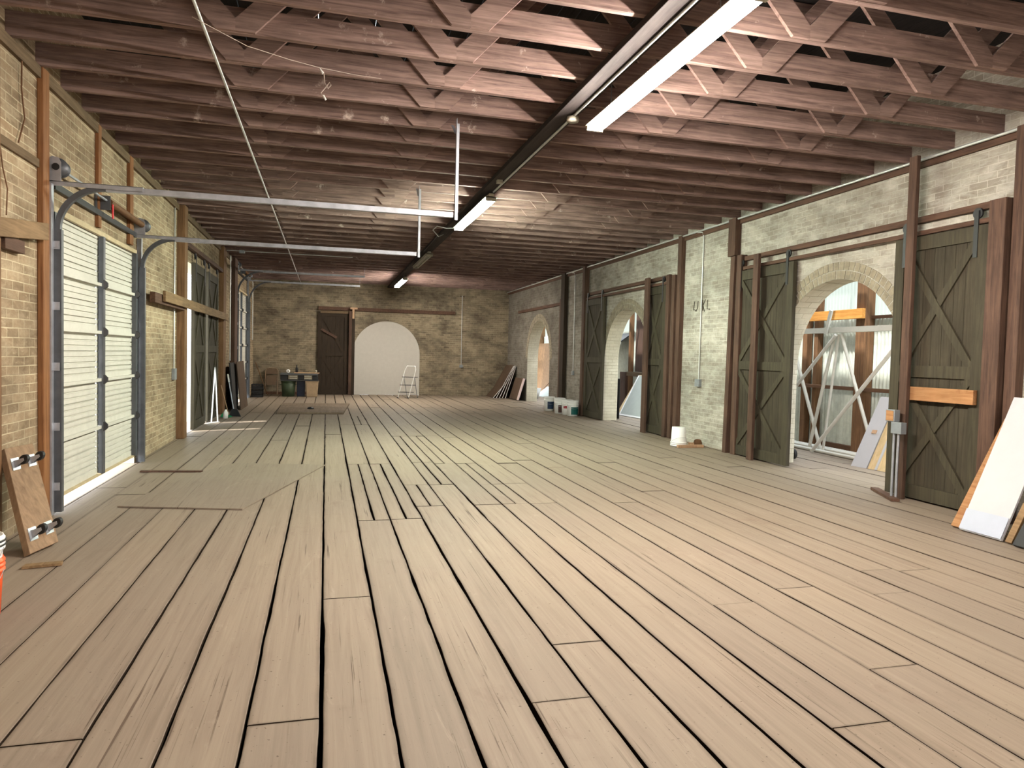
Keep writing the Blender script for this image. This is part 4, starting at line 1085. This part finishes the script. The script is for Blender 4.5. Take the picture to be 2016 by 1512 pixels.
d = Vector((.2, 0, .74)).normalized(); nn = Vector((-d.z, 0, d.x)); a = [Vector((6.2, 22.78, .02)), Vector((6.2, 23.75, .02)), Vector((6.41, 23.75, .74)), Vector((6.41, 22.78, .74))]
MB().prism(a, [p + nn * .03 for p in a]).build('face', M['brownply'], t)
a = [Vector((6.2, 22.60, .02)), Vector((6.2, 22.778, .02)), Vector((6.41, 22.778, .74)), Vector((6.41, 22.60, .74))]
MB().prism(a, [p + nn * .03 for p in a]).build('edge_strip', M['pinkwhite'], t)

# ------------------------------------------------------------------ the lean-to beyond the arches
XS = 8.62


def corrugated(name, x, y0, y1, z0, z1, m, amp=.013, pitch=.078):
    mb = MB(); n = int((y1 - y0) / pitch * 8); vs = []
    for i in range(n + 1):
        y = y0 + (y1 - y0) * i / n; xx = x + amp * math.sin(2 * PI * y / pitch)
        vs += [(xx, y, z0), (xx, y, z1)]
    mb.add(vs, [(2 * i, 2 * i + 2, 2 * i + 3, 2 * i + 1) for i in range(n)], 0, True)
    return struct(name, mb, m)


corrugated('wall_shed_lower', XS, 4.0, 30, 0, 2.3, M['tin'])
corrugated('wall_shed_upper', XS + .03, 4.0, 30, 2.25, 3.3, M['fibre'])
struct('wall_shed_far', MB().box(XR + TW, XS + .1, 27.7, 27.75, 0, 3.3), M['osb'])
mb = MB()                                       # open purlins over the lean-to, sheeting left off to let sun and sky in
for x in (7.0, 7.45, 7.95, 8.35):
    mb.box(x, x + .07, 4.0, 27.7, 3.42 - (x - 7) * .1, 3.54 - (x - 7) * .1)
for y in range(4, 28, 2):
    mb.prism([(6.83, y, 3.57), (8.6, y, 3.41), (8.6, y, 3.55), (6.83, y, 3.71)], [(6.83, y + .05, 3.57), (8.6, y + .05, 3.41), (8.6, y + .05, 3.55), (6.83, y + .05, 3.71)])
struct('ceiling_shed', mb, M['girt'])
for lb, y0, y1, x0, m in (('thick orange-brown stud behind the steel frame', 9.65, 9.86, 8.42, 'stud'), ('slim stud beside the steel frame in the lean-to', 10.86, 10.96, 8.48, 'stud'), ('dark stud seen past the arch jamb', 11.15, 11.27, 8.48, 'stud'),
                          ('stud beside the dark opening in the lean-to', 18.92, 19.02, 8.48, 'stud'), ('stud hidden by the arch edge in the lean-to', 8.1, 8.2, 8.48, 'stud')):
    post(lb, x0, XS - .02, y0, y1, 0, 3.2, m, 'shed_stud', 'studs of the lean-to')
plank('shed_beam', 'bright orange pine beam across the lean-to studs', 'beam', 8.34, 8.415, 9.65, 11.0, 2.24, 2.40, M['studY'])
plank('shed_girt', 'thin upper girt of the lean-to wall', 'beam', 8.53, 8.60, 8.21, 9.64, 2.24, 2.29, M['girt'])
plank('shed_girt', 'dark middle girt across the lean-to wall', 'beam', 8.40, 8.478, 7.5, 9.64, 1.06, 1.12, M['girt'])
plank('shed_girt', 'dark middle girt past the thick stud of the lean-to', 'beam', 8.40, 8.478, 9.87, 11.6, 1.06, 1.12, M['girt'])
plank('shed_girt', 'dark sole plate at the foot of the lean-to wall', 'beam', 8.53, 8.60, 9.87, 10.85, 0, .12, M['girt'])
# welded white pipe frame leaning there
t = thing('pipe_frame', 'white welded pipe frame standing in the lean-to beyond the first arch', 'frame', (8.0, 9.8, 0))
for p, q, r, nm in (((8.0, 9.83, 1.97), (8.02, 10.38, .02), .028, 'strut'), ((8.0, 9.74, 1.97), (8.02, 10.03, .02), .022, 'strut'), ((8.0, 9.68, 1.97), (8.0, 8.85, .1), .026, 'strut'), ((7.94, 9.73, 1.96), (7.9, 10.78, .95), .028, 'strut'),
                    ((8.08, 10.93, 1.66), (8.1, 10.18, .03), .030, 'strut'), ((7.84, 8.3, 1.84), (7.84, 10.08, .03), .030, 'strut'), ((8.05, 8.45, 1.5), (8.1, 8.62, .6), .026, 'strut')):
    MB().tube([p, q], r, 10).build(nm, M['white'], t)
MB().box(7.95, 8.05, 7.4, 10.64, 2.0, 2.085).build('top_beam', M['white'], t)
MB().bar((7.93, 9.85, 2.36), (7.93, 9.97, 1.98), .03, .06, (0, 1, 0)).build('short_arm', M['white'], t)
for i, (x, lb) in enumerate(((8.36, 'pale pipe lying on the lean-to floor against the wall'), (8.24, 'pale pipe lying second from the lean-to wall'), (7.98, 'pale pipe lying outermost on the lean-to floor'))):
    single('floor_pipe', lb, 'pipe', MB().tube([(x, 9.0 + .1 * i, .035), (x + .03, 11.6, .035)], .03, 10), M['white'], 'pipes on the lean-to floor')


def lean2(name, label, cat, pts, th, m, extra=None):
    a = [Vector(p) for p in pts]; nn = (a[1] - a[0]).cross(a[3] - a[0]).normalized()
    if nn.x > 0: nn = -nn
    t = thing(name, label, cat, tuple(a[0]))
    MB().prism(a, [p - nn * th for p in a]).build('panel', m, t)
    if extra:
        for (u0, u1, v0, v1, mm, nm) in extra:
            q = [a[0] + (a[1] - a[0]) * u + (a[3] - a[0]) * v for u, v in ((u0, v0), (u1, v0), (u1, v1), (u0, v1))]
            MB().prism([p + nn * .001 for p in q], [p + nn * .012 for p in q]).build(nm, mm, t)
    return t


lean2('old_door', 'white flush door leaning in the lean-to with a small handle', 'door', [(7.5, 8.76, .004), (7.54, 8.5, .004), (7.94, 8.42, 1.03), (7.9, 8.68, 1.03)], .035, M['whiteboard'], [(.42, .7, .48, .53, M['pinkwood'], 'handle')])
lean2('leaning_sheet', 'pale plywood sheet leaning beside the white flush door', 'sheet', [(7.545, 8.48, .004), (7.6, 7.9, .004), (8.0, 7.8, 1.05), (7.945, 8.4, 1.05)], .03, M['paleply'], [(.22, .28, 0, 1, M['whiteboard'], 'edge_trim')])
single('wheel', 'small black wheel lying by the arch jamb in the lean-to', 'wheel', MB().lathe((7.02, 9.45, .085), [(0, -.025), (.05, -.025), (.08, -.02), (.08, .02), (.05, .025), (0, .025)], 20, 0, 'x'), M['blackp'])
# seen through the middle arch
lean2('framed_panel', 'large grey panel with a white frame leaning beyond the middle arch', 'panel', [(7.45, 17.2, .01), (7.6, 16.1, .01), (8.2, 16.15, 1.05), (8.05, 17.35, 1.05)], .03, M['greywall'], [(0, 1, 0, .035, M['whitep'], 'frame_bar'), (0, .035, 0, 1, M['whitep'], 'frame_bar'), (.96, 1, 0, 1, M['whitep'], 'frame_bar')])
lean2('leaning_sheet', 'pale plywood sheet leaning behind the framed grey panel', 'sheet', [(7.55, 17.6, .01), (7.62, 17.25, .01), (8.3, 17.3, 1.06), (8.25, 17.75, 1.06)], .02, M['paleply'])
lean2('leaning_sheet', 'dark sheet leaning against the middle arch jamb', 'sheet', [(6.9, 16.35, .005), (7.02, 16.2, .005), (6.92, 15.98, 1.0), (6.86, 16.05, 1.0)], .02, M['blackp'])
plank('shed_girt', 'pale horizontal beam behind the framed grey panel', 'beam', 8.34, 8.44, 16.2, 18.8, 1.0, 1.12, M['ledger'])
plank('brace_board', 'dark brown board standing beyond the middle arch', 'board', 8.46, 8.52, 17.0, 18.5, 1.13, 3.2, M['redwood'])
plank('lumber_board', 'striped dark board standing behind the framed panel', 'board', 8.44, 8.52, 19.1, 19.5, 0, 1.1, M['redwood'])
t = thing('tiled_canopy', 'small dark tiled canopy with a white edge beyond the middle arch', 'canopy', (8.4, 19.7, 1.9))
MB().prism([(8.25, 19.05, 1.97), (8.25, 20.3, 1.97), (8.6, 20.3, 2.2), (8.6, 19.05, 2.2)], [(8.25, 19.05, 2.0), (8.25, 20.3, 2.0), (8.6, 20.3, 2.24), (8.6, 19.05, 2.24)]).build('tiles', M['black'], t)
MB().box(8.22, 8.25, 19.05, 20.3, 1.9, 1.98).build('edge_board', M['whitep'], t)
# seen through the last arch
plank('osb_sheet', 'orange strand board sheet standing beyond the last arch', 'sheet', 8.2, 8.225, 24.6, 27.6, 0, 2.0, M['osb'])
t = thing('traffic_cone', 'upturned white cone on the floor just past the last arch', 'cone', (7.3, 24.1, 0))
MB().lathe((7.3, 24.1, .004), [(0, 0), (.035, 0), (.13, .36), (.12, .36), (.03, .01), (0, .01)], 18).build('body', M['whitep'], t)
leaning('pale green board leaning low beyond the last arch', 7.7, 8.15, .35, 24.2, 25.6, .02, M['greywall'])
single('hose', 'thin brown hose looping in front of the strand board', 'hose', MB().tube([(8.15, 25.0, .9), (8.1, 25.3, .5), (8.0, 25.6, .3), (7.9, 26.0, .15), (7.85, 26.4, .03)], .015, 8), M['rust'])

# ------------------------------------------------------------------ outside ground
struct('ground_outside', MB().box(-14, XL - TW, -12, 34, -.16, -.06).box(XS + .1, 20, -12, 34, -.16, -.06).box(XL - TW, XS + .1, -14, YB - TW, -.16, -.06), M['ground'])
struct('ground_threshold', MB().box(XL - TW, XL - .0, YB, YE, -.05, -.012), M['floor'])

# ------------------------------------------------------------------ daylight
W = bpy.data.worlds.new('sky'); S.world = W; W.use_nodes = True
nt = W.node_tree; bg = nt.nodes['Background']
bg.inputs[0].default_value = (.84, .92, 1.0, 1); bg.inputs[1].default_value = 7.5
sun = bpy.data.lights.new('sun', 'SUN'); sun.energy = 9; sun.angle = D2R(2); sun.color = (1, .97, .92)
so = bpy.data.objects.new('sun', sun); COL.objects.link(so)
so.rotation_euler = Vector((.44, .20, -.87)).to_track_quat('-Z', 'Y').to_euler()

# ------------------------------------------------------------------ camera
cam = bpy.data.cameras.new('camera'); co = bpy.data.objects.new('camera', cam); COL.objects.link(co)
f, yaw, pit, rol = 1394.14, 0.25768573, 0.04019046, 0.02481237
cam.sensor_fit = 'HORIZONTAL'; cam.sensor_width = 36; cam.lens = f / 2016 * 36; cam.clip_start = .05; cam.clip_end = 200
cy, sy = math.cos(yaw), math.sin(yaw); cp, sp_ = math.cos(pit), math.sin(pit); cr, sr = math.cos(rol), math.sin(rol)
Rz = Matrix(((cy, -sy, 0), (sy, cy, 0), (0, 0, 1))); B = Matrix(((1, 0, 0), (0, 0, -1), (0, 1, 0)))
Rx = Matrix(((1, 0, 0), (0, cp, -sp_), (0, sp_, cp))); Rr = Matrix(((cr, -sr, 0), (sr, cr, 0), (0, 0, 1)))
R = Rr @ Rx @ B @ Rz
mw = Matrix((R[0], -R[1], -R[2])).transposed().to_4x4(); mw.translation = (0, 0, 1.5)
co.matrix_world = mw; S.camera = co

S.view_settings.view_transform = 'Standard'; S.view_settings.look = 'None'; S.view_settings.gamma = 1; S.view_settings.exposure = 0.0
S.view_settings.use_curve_mapping = False
S.cycles.use_denoising = True
S.cycles.max_bounces = 10; S.cycles.diffuse_bounces = 6; S.cycles.sample_clamp_indirect = 8
